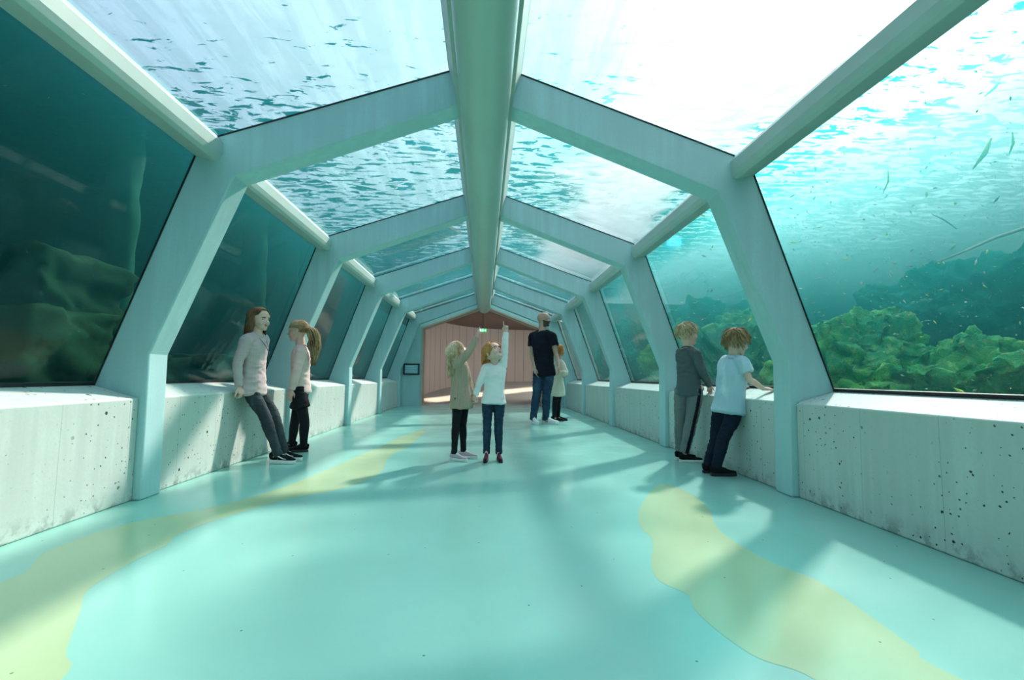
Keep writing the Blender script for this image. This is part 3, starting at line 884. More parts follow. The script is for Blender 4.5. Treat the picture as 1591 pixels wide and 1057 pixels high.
def head_classify(m, lips=1, brow=None, beard=None):
    mi = np.array(m.inverted())
    def f(ce):
        q = ce @ mi[:3, :3].T + mi[:3, 3]
        out = np.zeros(len(ce))
        lp = (np.abs(q[:, 0]) < .088) & (q[:, 1] > .345) & (q[:, 2] < -.205) & (q[:, 2] > -.288)
        out[lp] = 1
        if brow is not None:
            br = (np.abs(np.abs(q[:, 0]) - .125) < .075) & (q[:, 1] > .22) & (np.abs(q[:, 2] - .082 + .12 * np.abs(np.abs(q[:, 0]) - .1)) < .018)
            out[br] = 2
        if beard is not None:
            inside = (np.abs(q[:, 0]) < .5) & (np.abs(q[:, 1]) < .6)
            bd = inside & (q[:, 2] < -.12 + .3 * np.clip(.15 - q[:, 1], 0, .4)) & (q[:, 2] > -.5) & (q[:, 1] > -.08) & ~lp
            mo = (np.abs(q[:, 0]) < .12) & (q[:, 1] > .3) & (q[:, 2] < -.165) & (q[:, 2] > -.21)
            out[bd | mo] = 3
        return out
    return f

def head_shape(m):
    """press in the eye sockets"""
    mi = np.array(m.inverted()); M3 = np.array(m.to_3x3())
    def f(co, no):
        q = co @ mi[:3, :3].T + mi[:3, 3]
        for s in (-1, 1):
            d = ((q[:, 0] - s * .135) / .085) ** 2 + ((q[:, 2] - .005) / .055) ** 2
            k = np.exp(-d) * (q[:, 1] > .15) * (np.abs(q[:, 2]) < .3)
            q[:, 1] -= .055 * k
        return (q @ M3.T) + np.array(m.translation)
    return f

def add_eyes(m, parent, closed=False):
    for s in (-1, 1):
        bm = bmesh.new()
        ball(bm, (s * .135, .262, .003), (.058, .045, .036 if not closed else .02), m, 3)
        me_w = bm_obj('eye', bm, [M['eye_w'], M['iris']], parent, smooth=True)
        mi = m.inverted()
        for p in me_w.data.polygons:
            q = mi @ p.center
            p.material_index = 1 if math.hypot(q.x - s * .135, (q.z - .003)) < .027 and q.y > .25 else 0

def add_hand(bm, wrist, d, n, L, pose='relaxed', thumb=1):
    """d finger direction, n the way the palm faces, thumb=+1: thumb on side d x n"""
    d = Vector(d).normalized(); n = Vector(n); n = (n - d * n.dot(d)).normalized(); s = d.cross(n).normalized() * thumb
    w = Vector(wrist)
    loft(bm, [(w - d * .06 * L, .15 * L, .12 * L), (w + d * .08 * L, .17 * L, .12 * L), (w + d * .28 * L, .22 * L, .11 * L), (w + d * .46 * L, .215 * L, .085 * L)], s, 16, 4, .6)
    curl = {'relaxed': (.25, .35, .25), 'flat': (.05, .08, .05), 'fist': (1.4, 1.5, .9), 'grip': (.9, .8, .4)}
    for i in range(4):
        off = (.155 - i * .102) * L
        ln = (.40, .45, .42, .34)[i] * L
        p = w + d * (.47 - .02 * abs(i - 1)) * L + s * off
        c = curl['fist'] if (pose == 'point' and i > 0) else (curl['flat'] if pose == 'point' else curl[pose])
        c = [q * (1 + .08 * i) for q in c]
        ang = -c[0] * .0; pts = [(p - d * .1 * L, .052 * L)]
        a = 0; q = p
        sp = s * (.10 * (1.5 - i))
        for k, (fr_, cc) in enumerate(zip((.45, .32, .25), c)):
            pts.append((q, .052 * L * (1 - .08 * k)))
            a += cc
            dir_ = (d * math.cos(a) + n * math.sin(a) + sp * .5 * math.cos(a)).normalized()
            q = q + dir_ * ln * fr_
        pts.append((q, .040 * L))
        limb(bm, pts, 10, 2)
    # thumb from the side of the palm
    b = w + d * .14 * L + s * .15 * L
    t1 = (s * .75 + d * .75 + n * .25).normalized(); t2 = (s * .25 + d * .9 + n * (.6 if pose in ('point', 'fist', 'grip') else .2)).normalized()
    if pose in ('point', 'fist'): t2 = (d * .5 + n * .8 - s * .35).normalized()
    limb(bm, [(b - t1 * .05 * L, .07 * L), (b + t1 * .18 * L, .062 * L), (b + t1 * .18 * L + t2 * .14 * L, .055 * L), (b + t1 * .18 * L + t2 * .27 * L, .043 * L)], 10, 3)

def add_shoe(parent, ankle, dirv, L, mat, sole, W=None, high=.0, lace=None, stripe=None, toe_up=0., label=None, sole_h=.020):
    """ankle: point above the heel; dirv: horizontal heel->toe"""
    d = Vector((dirv[0], dirv[1], 0)).normalized(); s = d.cross(V(0, 0, 1)); W = W or L * .19
    a = Vector((ankle[0], ankle[1], 0)) - d * L * .22
    def pt(u, z, lat=0.): return a + d * (u * L) + V(0, 0, z) + s * lat
    bm = bmesh.new()
    z0 = sole_h
    keys = [(pt(.03, z0 + .16 * L), W * .42, .13 * L + high * .3), (pt(.12, z0 + .17 * L), W * .52, .165 * L + high * .3), (pt(.30, z0 + .15 * L), W * .50, .145 * L + high * .2),
            (pt(.5, z0 + .11 * L), W * .50, .11 * L), (pt(.72, z0 + .07 * L), W * .53, .075 * L), (pt(.88, z0 + .055 * L), W * .46, .06 * L), (pt(.95, z0 + .05 * L), W * .36, .05 * L)]
    loft(bm, [(p, w_, h_) for p, w_, h_ in keys], s, 20, 4, .8, 2.3)
    for v in bm.verts: v.co.z = max(v.co.z, z0 * .8)
    # collar round the ankle
    limb(bm, [(pt(.20, z0 + .16 * L), W * .48), (pt(.21, z0 + .37 * L + high), W * .44)], 16, 2, .3)
    sh = fuse('shoe', bm, .0035, mat, parent, 2, label=label)
    bm = bmesh.new()
    out = []
    for u, w_ in interp([(0.0, .30), (.06, .46), (.25, .50), (.5, .47), (.72, .56), (.88, .50), (.97, .32), (1.0, .12)], 3): out.append((u, w_ * W * 1.06))
    ring_ = [pt(u, 0, w_) for u, w_ in out] + [pt(u, 0, -w_) for u, w_ in out[::-1]]
    lo = [bm.verts.new((p.x, p.y, .001)) for p in ring_]; hi = [bm.verts.new((p.x, p.y, sole_h * 1.25)) for p in ring_]
    bm.faces.new(lo); bm.faces.new(hi[::-1])
    for i in range(len(lo)):
        j = (i + 1) % len(lo); bm.faces.new((lo[i], lo[j], hi[j], hi[i]))
    bevel(bm, .003, 2, .8)
    so_ = bm_obj('sole', bm, sole, None, smooth=True); so_.parent = sh; so_.matrix_parent_inverse = Matrix.Identity(4)
    if lace:
        bm = bmesh.new()
        for k in range(4):
            u = .36 + k * .09; z = z0 + (.27 - k * .045) * L
            tube(bm, [pt(u, z - .02 * L, W * .30), pt(u + .01, z + .012 * L, 0), pt(u, z - .02 * L, -W * .30)], [.003] * 3, 6)
            tube(bm, [pt(u, z - .02 * L, W * .30), pt(u + .05, z - .0 * L, 0), pt(u + .09, z - .05 * L, -W * .30)], [.003] * 3, 6)
        la = bm_obj('lace', bm, lace, None, smooth=True); la.parent = sh; la.matrix_parent_inverse = Matrix.Identity(4)
    if stripe:
        bm = bmesh.new()
        for sd in (1, -1):
            pts = [(.18, .14), (.30, .19), (.42, .15), (.55, .085), (.68, .07)]
            tube(bm, [pt(u, z0 + z * L, sd * W * (.50 if u < .6 else .53)) for u, z in pts], [.004, .006, .006, .005, .003], 6)
        la = bm_obj('side_stripe', bm, stripe, None, smooth=True); la.parent = sh; la.matrix_parent_inverse = Matrix.Identity(4)
    return sh

# --- hair
def scalp(az, el, k=1.0, w=.355):
    """point on the skull in head units; az 0 = forward, + = figure's right"""
    d = V(math.sin(az) * math.cos(el), math.cos(az) * math.cos(el), math.sin(el))
    return V(d.x * (w + .03) * k, -.055 + d.y * .455 * k, .12 + d.z * .405 * k)

def hair_cap(bm, m, low_back=-.55, fringe=.95, w=.355, k=1.03, side=.15):
    """shell over the scalp"""
    nA, nE = 40, 16
    grid = []
    for i in range(nA):
        az = 2 * PI * i / nA - PI
        a = abs(az)
        # hair line: high over the forehead, low at the nape
        lo = fringe + (low_back - fringe) * min(1, max(0, (a - .55) / 1.2)) ** .7 if a > .55 else fringe
        if .9 < a < 1.75: lo = max(lo, side - (a - .9) * .3)
        col = []
        for j in range(nE + 1):
            el = lo + (PI / 2 - lo) * j / nE
            jit = 1 + .02 * noise.noise(V(az * 6, el * 2, 1))
            col.append((scalp(az, el, k * jit, w), scalp(az, el, .93, w)))
        grid.append(col)
    top = bm.verts.new(m @ scalp(0, PI / 2, k, w)); bot = bm.verts.new(m @ scalp(0, PI / 2, .93, w))
    O_ = [[bm.verts.new(m @ c[j][0]) for j in range(nE)] for c in grid]
    I_ = [[bm.verts.new(m @ c[j][1]) for j in range(nE)] for c in grid]
    for i in range(nA):
        n_ = (i + 1) % nA
        for j in range(nE - 1):
            bm.faces.new((O_[i][j], O_[n_][j], O_[n_][j + 1], O_[i][j + 1])); bm.faces.new((I_[i][j + 1], I_[n_][j + 1], I_[n_][j], I_[i][j]))
        bm.faces.new((O_[i][-1], O_[n_][-1], top)); bm.faces.new((I_[n_][-1], I_[i][-1], bot))
        bm.faces.new((O_[n_][0], O_[i][0], I_[i][0], I_[n_][0]))

def lock(bm, pts, r0, r1=None, n=6, steps=3):
    rows = interp([tuple(p) for p in pts], steps); P_ = [Vector(r) for r in rows]; N = len(P_)
    r1 = r0 * .25 if r1 is None else r1
    tube(bm, P_, [r0 * (.55 + .45 * min(1, 4 * i / N)) * (1 - (i / (N - 1)) ** 3) + r1 * (i / (N - 1)) ** 3 for i in range(N)], n)

def hair_short(parent, m, mat, seed, w=.355, L=.22, sweep=(.0, 1.0), n=260, fringe=.62, nape=-.45):
    bm = bmesh.new(); r_ = random.Random(seed); h = m.col[0].xyz.length
    hair_cap(bm, m, nape, fringe, w, 1.05, .12)
    for _ in range(n):
        az = r_.uniform(-PI, PI); a = abs(az)
        lo = fringe - .05 if a < .7 else (.15 if a < 1.6 else nape)
        el = r_.uniform(lo, 1.5) if r_.random() < .6 else r_.uniform(lo, min(1.2, lo + .6))
        p0 = scalp(az, el, 1.0, w); dout = (p0 - V(0, -.055, .12)).normalized()
        # comb direction: from the whorl at the back of the crown
        wh = scalp(PI * .93, .95, 1.0, w); fl = (p0 - wh); fl = (fl - dout * fl.dot(dout)); fl = fl.normalized() if fl.length > .02 else V(0, 1, 0)
        ln = L * r_.uniform(.7, 1.15)
        p1 = p0 + dout * .03 + fl * ln * .4 + V(r_.uniform(-.02, .02), 0, 0)
        p2 = p0 + dout * r_.uniform(.0, .03) + fl * ln - V(0, 0, .10 * ln)
        lock(bm, [m @ (p0 - dout * .02), m @ p1, m @ p2], r_.uniform(.018, .030) * h, None, 5, 3)
    return bm_obj('hair', bm, mat, parent, smooth=True)

def hair_long(parent, m, mat, seed, length, back=None, n=220, w=.355, part=0., wave=.02, front=True, spread=1.0, top=1.42, tail=None, droop=None):
    """strands from the parting over the skull, then hanging (world down) or gathered into a tail"""
    bm = bmesh.new(); r_ = random.Random(seed); h = m.col[0].xyz.length
    hair_cap(bm, m, -.55, .78, w, 1.05, .18)
    mi = m.inverted().to_3x3(); down = (mi @ V(0, 0, -1)); down = down.normalized()
    bk = (mi @ Vector(back)).normalized() if back is not None else V(0, -1, 0)
    if tail is not None:
        tie = Vector(tail['tie'])
        for _ in range(n):
            az = r_.uniform(-PI, PI); a = abs(az)
            lo = .70 if a < .6 else (.10 if a < 1.5 else -.45)
            el = r_.uniform(lo, 1.4)
            p0 = scalp(az, el, 1.03, w)
            mid = (p0 + tie) / 2; dd = (mid - V(0, -.055, .12)); 
            e = V(dd.x / (w + .03), dd.y / .455, dd.z / .405); mid = V(0, -.055, .12) + dd * (1.06 / max(.3, e.length)) if e.length < 1.06 else mid
            lock(bm, [m @ p0, m @ mid, m @ (tie + V(r_.uniform(-.03, .03), 0, r_.uniform(-.03, .03)))], .032 * h, .02 * h, 6, 4)
        P_ = [Vector(p) for p in tail['path']]                    # world points
        for _ in range(tail.get('n', 60)):
            a = r_.uniform(0, 2 * PI); q = r_.random() ** .5; ph = r_.uniform(0, 6.3)
            rows = []
            L_ = r_.uniform(.75, 1.0)
            for i, p in enumerate(P_):
                u = i / (len(P_) - 1); wd = tail['w'] * (.35 + 1.0 * math.sin(PI * min(1, u * 1.1 + .08)) ** .7)
                rows.append(p + (R2 * math.cos(a) + U2 * 0 + Fv * math.sin(a)) * q * wd + R2 * (math.sin(u * 13 + ph) * wave * (.3 + u)))
            rows = interp(rows, 3); rows = rows[:max(4, int(len(rows) * L_))]
            lock(bm, rows, .0075, .002, 5, 1)
        return bm_obj('hair', bm, mat, parent, smooth=True)
    for _ in range(n):
        az = r_.uniform(-PI, PI); a = abs(az)
        if a < .75: continue
        if not front and a < 1.2: continue
        e0 = r_.uniform(.9, top); side_ = 1 if az > 0 else -1
        s0 = scalp(az * .8, e0, 1.02, w); s0.x = s0.x * .7 + part
        s1 = scalp(az, r_.uniform(.35, .7), 1.08, w)
        s2 = scalp(az, r_.uniform(-.15, .1), 1.10 * spread, w)
        pts = [s0, s1, s2]
        L_ = length * r_.uniform(.75, 1.05); ph = r_.uniform(0, 6.3); q = s2.copy()
        for k in range(4):
            q = q + down * (L_ / 4) + bk * (.03 if droop is None else droop[k]) + V(math.sin(ph + k * 1.9) * wave, math.cos(ph + k * 1.7) * wave, 0)
            pts.append(q.copy())
        lock(bm, [m @ p for p in pts], r_.uniform(.024, .038) * h, None, 6, 3)
    return bm_obj('hair', bm, mat, parent, smooth=True)
def torso_keys(N, P, H, wd, off=0., drop=0., flare=0., shoulders=True, bend=V(0, 0, 0)):
    """from hips up to the neck base; wd scales widths"""
    ax = N - P; L = ax.length; a = ax.normalized()
    K = []
    if drop: K.append((P - a * drop, .080 * H * wd + off + flare, .060 * H * wd + off + flare * .8))
    K += [(P, .080 * H * wd + off + flare * .6, .061 * H * wd + off + flare * .5),
          (P + a * L * .30 + bend * .6, .072 * H * wd + off + flare * .3, .054 * H * wd + off + flare * .2),
          (P + a * L * .62 + bend, .083 * H * wd + off, .060 * H * wd + off),
          (P + a * L * .82 + bend * .5, .088 * H * wd + off, .052 * H * wd + off),
          (P + a * L * .94, .066 * H * wd + off * .8, .040 * H * wd + off * .7),
          (N + a * .005, .036 * H * wd, .034 * H * wd)]
    return K

class Person:
    def __init__(s, label, foot, H, F, skinm, head_c, head_f, head_u, head_h, N, P, sw, wd=1.0, child=True, bend=V(0, 0, 0), beard=None, brow=None):
        s.root = empty('person', (foot[0], foot[1], 0), label=label, cat='person')
        s.H, s.F, s.child, s.wd, s.bend = H, Vector(F).normalized(), child, wd, bend
        s.side = s.F.cross(V(0, 0, 1)).normalized()
        s.m = frame(head_c, head_f, head_u, head_h); s.N, s.P, s.sw = N, P, sw
        s.skin = skinm; s.arms = []; s.legs = []; s.beard = beard; s.brow = brow
    def arm(s, S, E, W, d, n, pose='relaxed', thumb=1, L=None):
        s.arms.append((S, E, W, d, n, pose, thumb, L or .105 * s.H))
    def leg(s, hip, knee, ankle): s.legs.append((hip, knee, ankle))
    def build_body(s, voxel=.0040):
        H = s.H; bm = bmesh.new()
        add_head(bm, s.m, s.child)
        hl = s.m.col[0].xyz.length
        hb = s.m @ V(0, -.10, -.22)
        limb(bm, [(s.m @ V(0, -.06, -.05), .20 * hl), (hb, .20 * hl if s.child else .25 * hl), (s.N, (.034 if s.child else .036) * H)], 16, 4)
        loft(bm, torso_keys(s.N, s.P, H, s.wd, 0, 0, 0, bend=s.bend), s.side, 24, 5, .6)
        for (S, E, W, d, n, pose, th, L) in s.arms:
            k = 1.0 if s.child else .98
            limb(bm, [(S, .030 * H * k), (S.lerp(E, .35), .027 * H * k), (E, .0205 * H * k), (E.lerp(W, .3), .0215 * H * k), (W, .0145 * H * k)], 14, 4)
            add_hand(bm, W, d, n, L, pose, th)
        for hip, kn, an in s.legs:
            limb(bm, [(hip, .042 * H), (hip.lerp(kn, .4), .039 * H), (kn, .029 * H), (kn.lerp(an, .3), .030 * H), (kn.lerp(an, .8), .022 * H), (an, .021 * H)], 14, 4)
            fd = Vector((s.F.x, s.F.y, 0)).normalized() * .05 * H
            limb(bm, [(an, .02 * H), (V(an.x, an.y, .05) + fd * .4, .016 * H)], 10, 2)
        mats = [s.skin, M['lip'], s.brow or s.skin, s.beard or s.skin]
        o = fuse('body', bm, voxel, mats, s.root, 3, head_classify(s.m, 1, s.brow, s.beard), head_shape(s.m))
        add_eyes(s.m, s.root)
        return o
    def top(s, name, mat, off=.010, drop=.10, flare=.0, sleeve=1.0, loose=.006, amp=.006, cuff=True, label=None, collar=True, seed=0, fr=(9, 9, 20), voxel=.005, wd=None, scoop=0.):
        H = s.H; bm = bmesh.new()
        kk = torso_keys(s.N, s.P, H, wd or s.wd, off, drop, flare, bend=s.bend)
        a = (s.N - s.P).normalized()
        kk[-1] = (s.N - a * .018, .045 * H * s.wd, .042 * H * s.wd)
        loft(bm, kk, s.side, 28, 5, .25)
        for (S, E, W, d, n, pose, th, L) in s.arms:
            r = lambda q: q * H + loose
            if sleeve >= 1:
                We = W.lerp(E, .04)
                limb(bm, [(S, r(.035)), (S.lerp(E, .4), r(.031)), (E, r(.026)), (E.lerp(We, .5), r(.024)), (We, r(.0185))], 16, 4, .2)
                if cuff: limb(bm, [(We.lerp(E, .08), r(.0205)), (We, r(.020))], 16, 2, .2)
            else:
                Se = S.lerp(E, sleeve)
                limb(bm, [(S, r(.036)), (S.lerp(E, sleeve * .6), r(.036)), (Se, r(.037))], 16, 4, .15)
            limb(bm, [(s.N.lerp(S, .35) - a * .02, .040 * H), (S, r(.034))], 14, 3)
        o = fuse(name, bm, voxel, mat, s.root, 2, displace=folds(amp, fr, seed), label=label)
        if collar:
            bm = bmesh.new(); n_ = 28; c0 = s.N - a * (.012 + scoop)
            pts = [c0 + s.side * math.cos(2 * PI * i / n_) * (.043 * H * s.wd + .004) + s.F * math.sin(2 * PI * i / n_) * (.040 * H * s.wd + .004) - V(0, 0, 1) * (.018 + scoop) * math.sin(2 * PI * i / n_) for i in range(n_ + 1)]
            tube(bm, pts, [.0055] * len(pts), 8)
            c = bm_obj('neckband', bm, mat, None, smooth=True); c.parent = o; c.matrix_parent_inverse = Matrix.Identity(4)
        return o
    def bottom(s, name, mat, off=.006, end=.96, top=.10, amp=.004, loose=.0, length='long', label=None, seed=0, cuffw=None, voxel=.0048, fr=(10, 10, 26), stripe=None):
        H = s.H; bm = bmesh.new(); a = (s.N - s.P).normalized()
        loft(bm, [(s.P - a * .02, .075 * H * s.wd + off, .060 * H * s.wd + off), (s.P + a * top * .5, .074 * H * s.wd + off, .055 * H * s.wd + off), (s.P + a * top, .070 * H * s.wd + off, .050 * H * s.wd + off)], s.side, 24, 4, .4)
        for hip, kn, an in s.legs:
            up = hip + a * .03
            o2 = off + loose
            if length == 'short':
                e = hip.lerp(kn, end)
                limb(bm, [(up, .047 * H + off), (hip.lerp(kn, end * .5), .046 * H + o2), (e, .049 * H + o2 * 1.2)], 18, 4, .15)
            else:
                e = kn.lerp(an, end + .06); e = e + (an - kn).normalized() * max(0, (e.z - .065) * (1 if end > .93 else .3))
                limb(bm, [(up, .045 * H + off), (hip.lerp(kn, .4), .042 * H + o2), (kn, .0325 * H + o2), (kn.lerp(an, .35), .0325 * H + o2), (kn.lerp(an, .8), .0255 * H + o2), (e, cuffw or (.026 * H + o2))], 18, 4, .15)
        cl = None
        if stripe:
            def cl(ce):
                hip, kn, an = [np.array(q) for q in s.legs[stripe[0]]]
                z = ce[:, 2]
                t1 = np.clip((hip[2] - z) / (hip[2] - kn[2]), -.6, 1)[:, None]; t2 = np.clip((kn[2] - z) / (kn[2] - an[2]), 0, 2)[:, None]
                ax_ = np.where(z[:, None] > kn[2], hip + (kn - hip) * t1, kn + (an - kn) * t2)
                v = (ce - ax_)[:, :2]; ln = np.linalg.norm(v, axis=1) + 1e-6
                d = np.array(stripe[1][:2]); d = d / np.linalg.norm(d); sgn = v[:, 0] * -d[1] + v[:, 1] * d[0]
                return (((v @ d) / ln > .6) & (np.abs(sgn) < .017) & (z > an[2] - .01)).astype(int)
            mat = [mat, stripe[2]]
        return fuse(name, bm, voxel, mat, s.root, 2, cl, displace=folds(amp, fr, seed), label=label)

W_ = {k: cloth(k, *v) for k, v in {
    'mauve_jersey': ((.50, .42, .42),), 'grey_denim': ((.035, .048, .055), 'denim'), 'pale_rose_jersey': ((.66, .52, .48),), 'black_cotton': ((.012, .014, .018),),
    'oat_knit': ((.56, .45, .34), 'knit'), 'white_jersey': ((.80, .84, .82),), 'blue_denim': ((.018, .045, .075), 'denim'), 'navy_jersey': ((.008, .011, .02),),
    'mid_blue_denim': ((.022, .052, .09), 'denim'), 'cream_dress': ((.72, .68, .54),), 'slate_jersey': ((.085, .12, .125),), 'grey_marl': ((.16, .19, .19),), 'chambray': ((.42, .60, .68), 'denim', .05),
    'navy_twill': ((.010, .018, .035),), 'canvas_black': ((.012, .013, .015),), 'lilac_mesh': ((.55, .45, .52),), 'maroon_felt': ((.10, .018, .045),), 'white_leather': ((.80, .84, .86),)}.items()}
HB = {'dark_blond': hairm('dark_blond_hair', (.07, .04, .02), (.24, .15, .08)), 'blond': hairm('blond_hair', (.30, .21, .11), (.80, .68, .48)),
      'honey': hairm('honey_hair', (.14, .08, .035), (.50, .36, .19)), 'ginger': hairm('ginger_blond_hair', (.36, .13, .035), (.66, .36, .13)),
      'boy_fair': hairm('fair_boy_hair', (.30, .22, .12), (.72, .60, .38)), 'boy_brown': hairm('light_brown_hair', (.14, .09, .045), (.42, .30, .16))}
BROW = simple('eyebrow_hair', (.16, .10, .06), .8); BEARD = simple('dark_beard', (.09, .062, .048), .9, .2, 120, .4, .5)

# ---- 1 girl leaning on the left parapet
Y = 4.36
N = at(398, 519, Y=Y); P = at(393, 597, Y=4.36)
P = V(-2.03, 4.36, .695)
p = Person('girl in pale mauve sweater and grey jeans leaning on the left parapet', (-1.80, 4.42), 1.47, (1, -.12, 0), SK1,
           at(404, 497, Y=4.37), (1, -.42, -.02), (-.05, 0, 1), .213, N, P, .15, .92, brow=BROW)
SR, SL = at(383, 529, Y=4.23), at(409, 528, Y=4.50)
p.arm(SR, at(369, 566, Y=4.19), at(371, 601, Y=4.20), V(.45, 0, -.9), V(-.6, .3, -.5), 'grip', -1, .15)
p.arm(SL, at(405, 566, Y=4.58), at(400, 598, Y=4.56), V(.45, 0, -.9), V(-.6, 0, -.5), 'grip', 1, .15)
p.leg(P + V(.0, -.06, -.045), at(411, 646, Y=4.33), at(429, 697, Y=4.33)); p.leg(P + V(.0, .06, -.045), at(424, 642, Y=4.48), at(440, 694, Y=4.48))
p.build_body()
p.top('sweater', W_['mauve_jersey'], .012, .085, .026, 1.0, .003, .008, seed=1)
p.bottom('jeans', W_['grey_denim'], .002, .97, .02, .006, seed=2, fr=(10, 10, 34))
add_shoe(p.root, at(429, 697, Y=4.33), (1, -.16), .235, W_['canvas_black'], M['sole_w'], lace=M['lace_w'], stripe=M['lace_w'], label='black canvas skate shoe with white side stripe and thick white sole', sole_h=.026)
add_shoe(p.root, at(440, 694, Y=4.48), (1, -.10), .235, W_['canvas_black'], M['sole_w'], lace=M['lace_w'], stripe=M['lace_w'], label='black canvas skate shoe with white side stripe and thick white sole', sole_h=.026)
hair_long(p.root, p.m, HB['dark_blond'], 1, 1.05, back=(-1, -.2, 0), n=240, wave=.02, front=False, spread=.93, droop=(.03, .04, .03, .02))
bm = bmesh.new()
c0 = N + V(.0, 0, -.012)
tube(bm, [c0 + V(-.03, -.05, .01), c0 + V(.055, -.055, -.03), c0 + V(.105, -.03, -.10), c0 + V(.118, -.012, -.145), c0 + V(.110, .015, -.10), c0 + V(.06, .05, -.03), c0 + V(-.03, .05, .01)], [.0022] * 7, 6)
ball(bm, c0 + V(.121, -.012, -.155), (.006, .012, .014), None, 2)
bm_obj('necklace', bm, simple('dark_cord', (.03, .05, .12), .5), p.root, smooth=True)

# ---- 2 girl with ponytail
Y = 5.0
N = at(467, 537, Y=Y); P = at(467, 604, Y=Y)
p = Person('girl with long wavy ponytail, pale rose sweater, black shorts and tights, facing the leaning girl', (-1.88, 5.0), 1.38, (-1, -.1, 0), SK1,
           at(462, 515, Y=Y), (-1, -.18, -.08), (0, 0, 1), .215, N, P, .12, .95, brow=BROW)
p.arm(at(468, 547, Y=4.88), at(460.5, 578, Y=4.85), at(453, 606, Y=4.86), V(-.25, 0, -1), V(.1, 1, 0), 'relaxed', 1, .14)
p.arm(at(466, 547, Y=5.13), at(461, 578, Y=5.16), at(456, 604, Y=5.13), V(-.25, 0, -1), V(.1, -1, 0), 'relaxed', -1, .14)
h1 = P + V(0, -.065, -.02); h2 = P + V(-.01, .065, -.02)
p.leg(h1, at(473, 654, Y=4.93), at(471.5, 692, Y=4.95)); p.leg(h2, at(458, 657, Y=5.10), at(453.5, 688, Y=5.12))
p.build_body()
p.top('sweater', W_['pale_rose_jersey'], .014, .035, .012, 1.0, .007, .008, seed=11)
p.bottom('tights', W_['black_cotton'], .002, 1.0, .05, .0, seed=4)
p.bottom('shorts', W_['black_cotton'], .010, .55, .08, .005, .004, 'short', seed=5)
add_shoe(p.root, at(471.5, 692, Y=4.95), (-1, -.15), .215, W_['canvas_black'], M['sole_b'], lace=M['sole_b'])
add_shoe(p.root, at(453.5, 688, Y=5.12), (-1, -.15), .215, W_['canvas_black'], M['sole_b'], lace=M['sole_b'])
hair_long(p.root, p.m, HB['honey'], 2, .5, n=230, wave=.009,
          tail=dict(tie=V(0, -.56, .14), w=.044, n=130, path=[at(477, 510, Y=Y), at(483, 511, Y=Y), at(488, 522, Y=Y), at(490, 540, Y=Y), at(489, 556, Y=Y), at(486, 573, Y=Y)]))
bm = bmesh.new(); ball(bm, (0, -.56, .14), (.06, .045, .07), p.m); bm_obj('hair_tie', bm, W_['black_cotton'], p.root, smooth=True)

# ---- 3 girl in knitted cardigan pointing
Y = 4.52
N = at(713, 561, Y=Y); P = at(716, 619, Y=Y)
p = Person('girl in oat knitted cardigan and black leggings, pointing up with her back half turned', (-.20, 4.52), 1.13, (.88, .45, 0), SK1,
           at(711.5, 547, Y=Y), (.80, .32, .62), (-.5, -.2, .85), .205, N, P, .10, 1.0, brow=BROW)
p.arm(at(711, 566, Y=4.42), at(726, 549, Y=4.36), at(741.5, 524, Y=4.38), V(.25, 0, 1), V(.9, .3, 0), 'point', 1, .118)
p.arm(at(720, 567, Y=4.62), at(729, 596, Y=4.60), at(733.5, 617, Y=4.50), V(.35, -.1, -.9), V(-.2, -1, 0), 'grip', 1, .11)
p.leg(P + V(-.02, -.05, -.02), at(708, 661, Y=4.47), at(706, 699, Y=4.47)); p.leg(P + V(.03, .05, -.02), at(719, 660, Y=4.58), at(720, 696, Y=4.60))
p.build_body()
p.top('cardigan', W_['oat_knit'], .016, .075, .030, 1.0, .008, .010, seed=21, fr=(16, 16, 5))
p.bottom('leggings', W_['black_cotton'], .0, 1.0, .03, .003, seed=6)
add_shoe(p.root, at(706, 699, Y=4.47), (.85, -.5), .185, W_['lilac_mesh'], M['sole_w'], lace=M['lace_w'], label='pale lilac trainer')
add_shoe(p.root, at(720, 696, Y=4.60), (1, -.25), .185, W_['lilac_mesh'], M['sole_w'], lace=M['lace_w'], label='pale lilac trainer')
hair_long(p.root, p.m, HB['blond'], 3, 1.0, back=(-1, -.25, 0), n=300, wave=.012, spread=.90, droop=(.0, -.02, -.02, -.02))

# ---- 4 girl in white top pointing
Y = 4.48
N = at(769, 565, Y=Y); P = at(767, 621, Y=Y)
p = Person('girl in white long-sleeved top and blue jeans pointing straight up with one arm', (.11, 4.48), 1.13, (-.05, -1, 0), SK1,
           at(767, 548, Y=4.46), (.50, -.62, .58), (-.42, .42, .80), .210, N, P, .105, .98, brow=BROW)
p.arm(at(755.5, 572, Y=Y), at(744.5, 596, Y=4.46), at(738.5, 614, Y=4.46), V(-.3, 0, -.9), V(.5, .9, 0), 'grip', 1, .112)
p.arm(at(781, 568, Y=Y), at(784, 540, Y=4.46), at(786, 516, Y=4.45), V(-.04, 0, 1), V(.1, -1, 0), 'point', -1, .118)
p.leg(P + V(-.055, 0, -.02), at(757, 659, Y=4.46), at(756, 697, Y=4.48)); p.leg(P + V(.055, 0, -.02), at(774.5, 659, Y=4.46), at(775, 698, Y=4.48))
p.build_body()
p.top('shirt', W_['white_jersey'], .010, .024, .022, 1.0, .005, .005, seed=31)
p.bottom('jeans', W_['blue_denim'], .004, .98, .035, .006, seed=7, fr=(10, 10, 34))
add_shoe(p.root, at(756, 697, Y=4.47), (-.12, -1), .175, W_['maroon_felt'], M['sole_b'], high=.035, label='dark maroon boot')
add_shoe(p.root, at(775, 698, Y=4.47), (.15, -1), .175, W_['maroon_felt'], M['sole_b'], high=.035, label='dark maroon boot')
hair_long(p.root, p.m, HB['ginger'], 4, .34, back=(-.3, 1, 0), n=240, wave=.02)

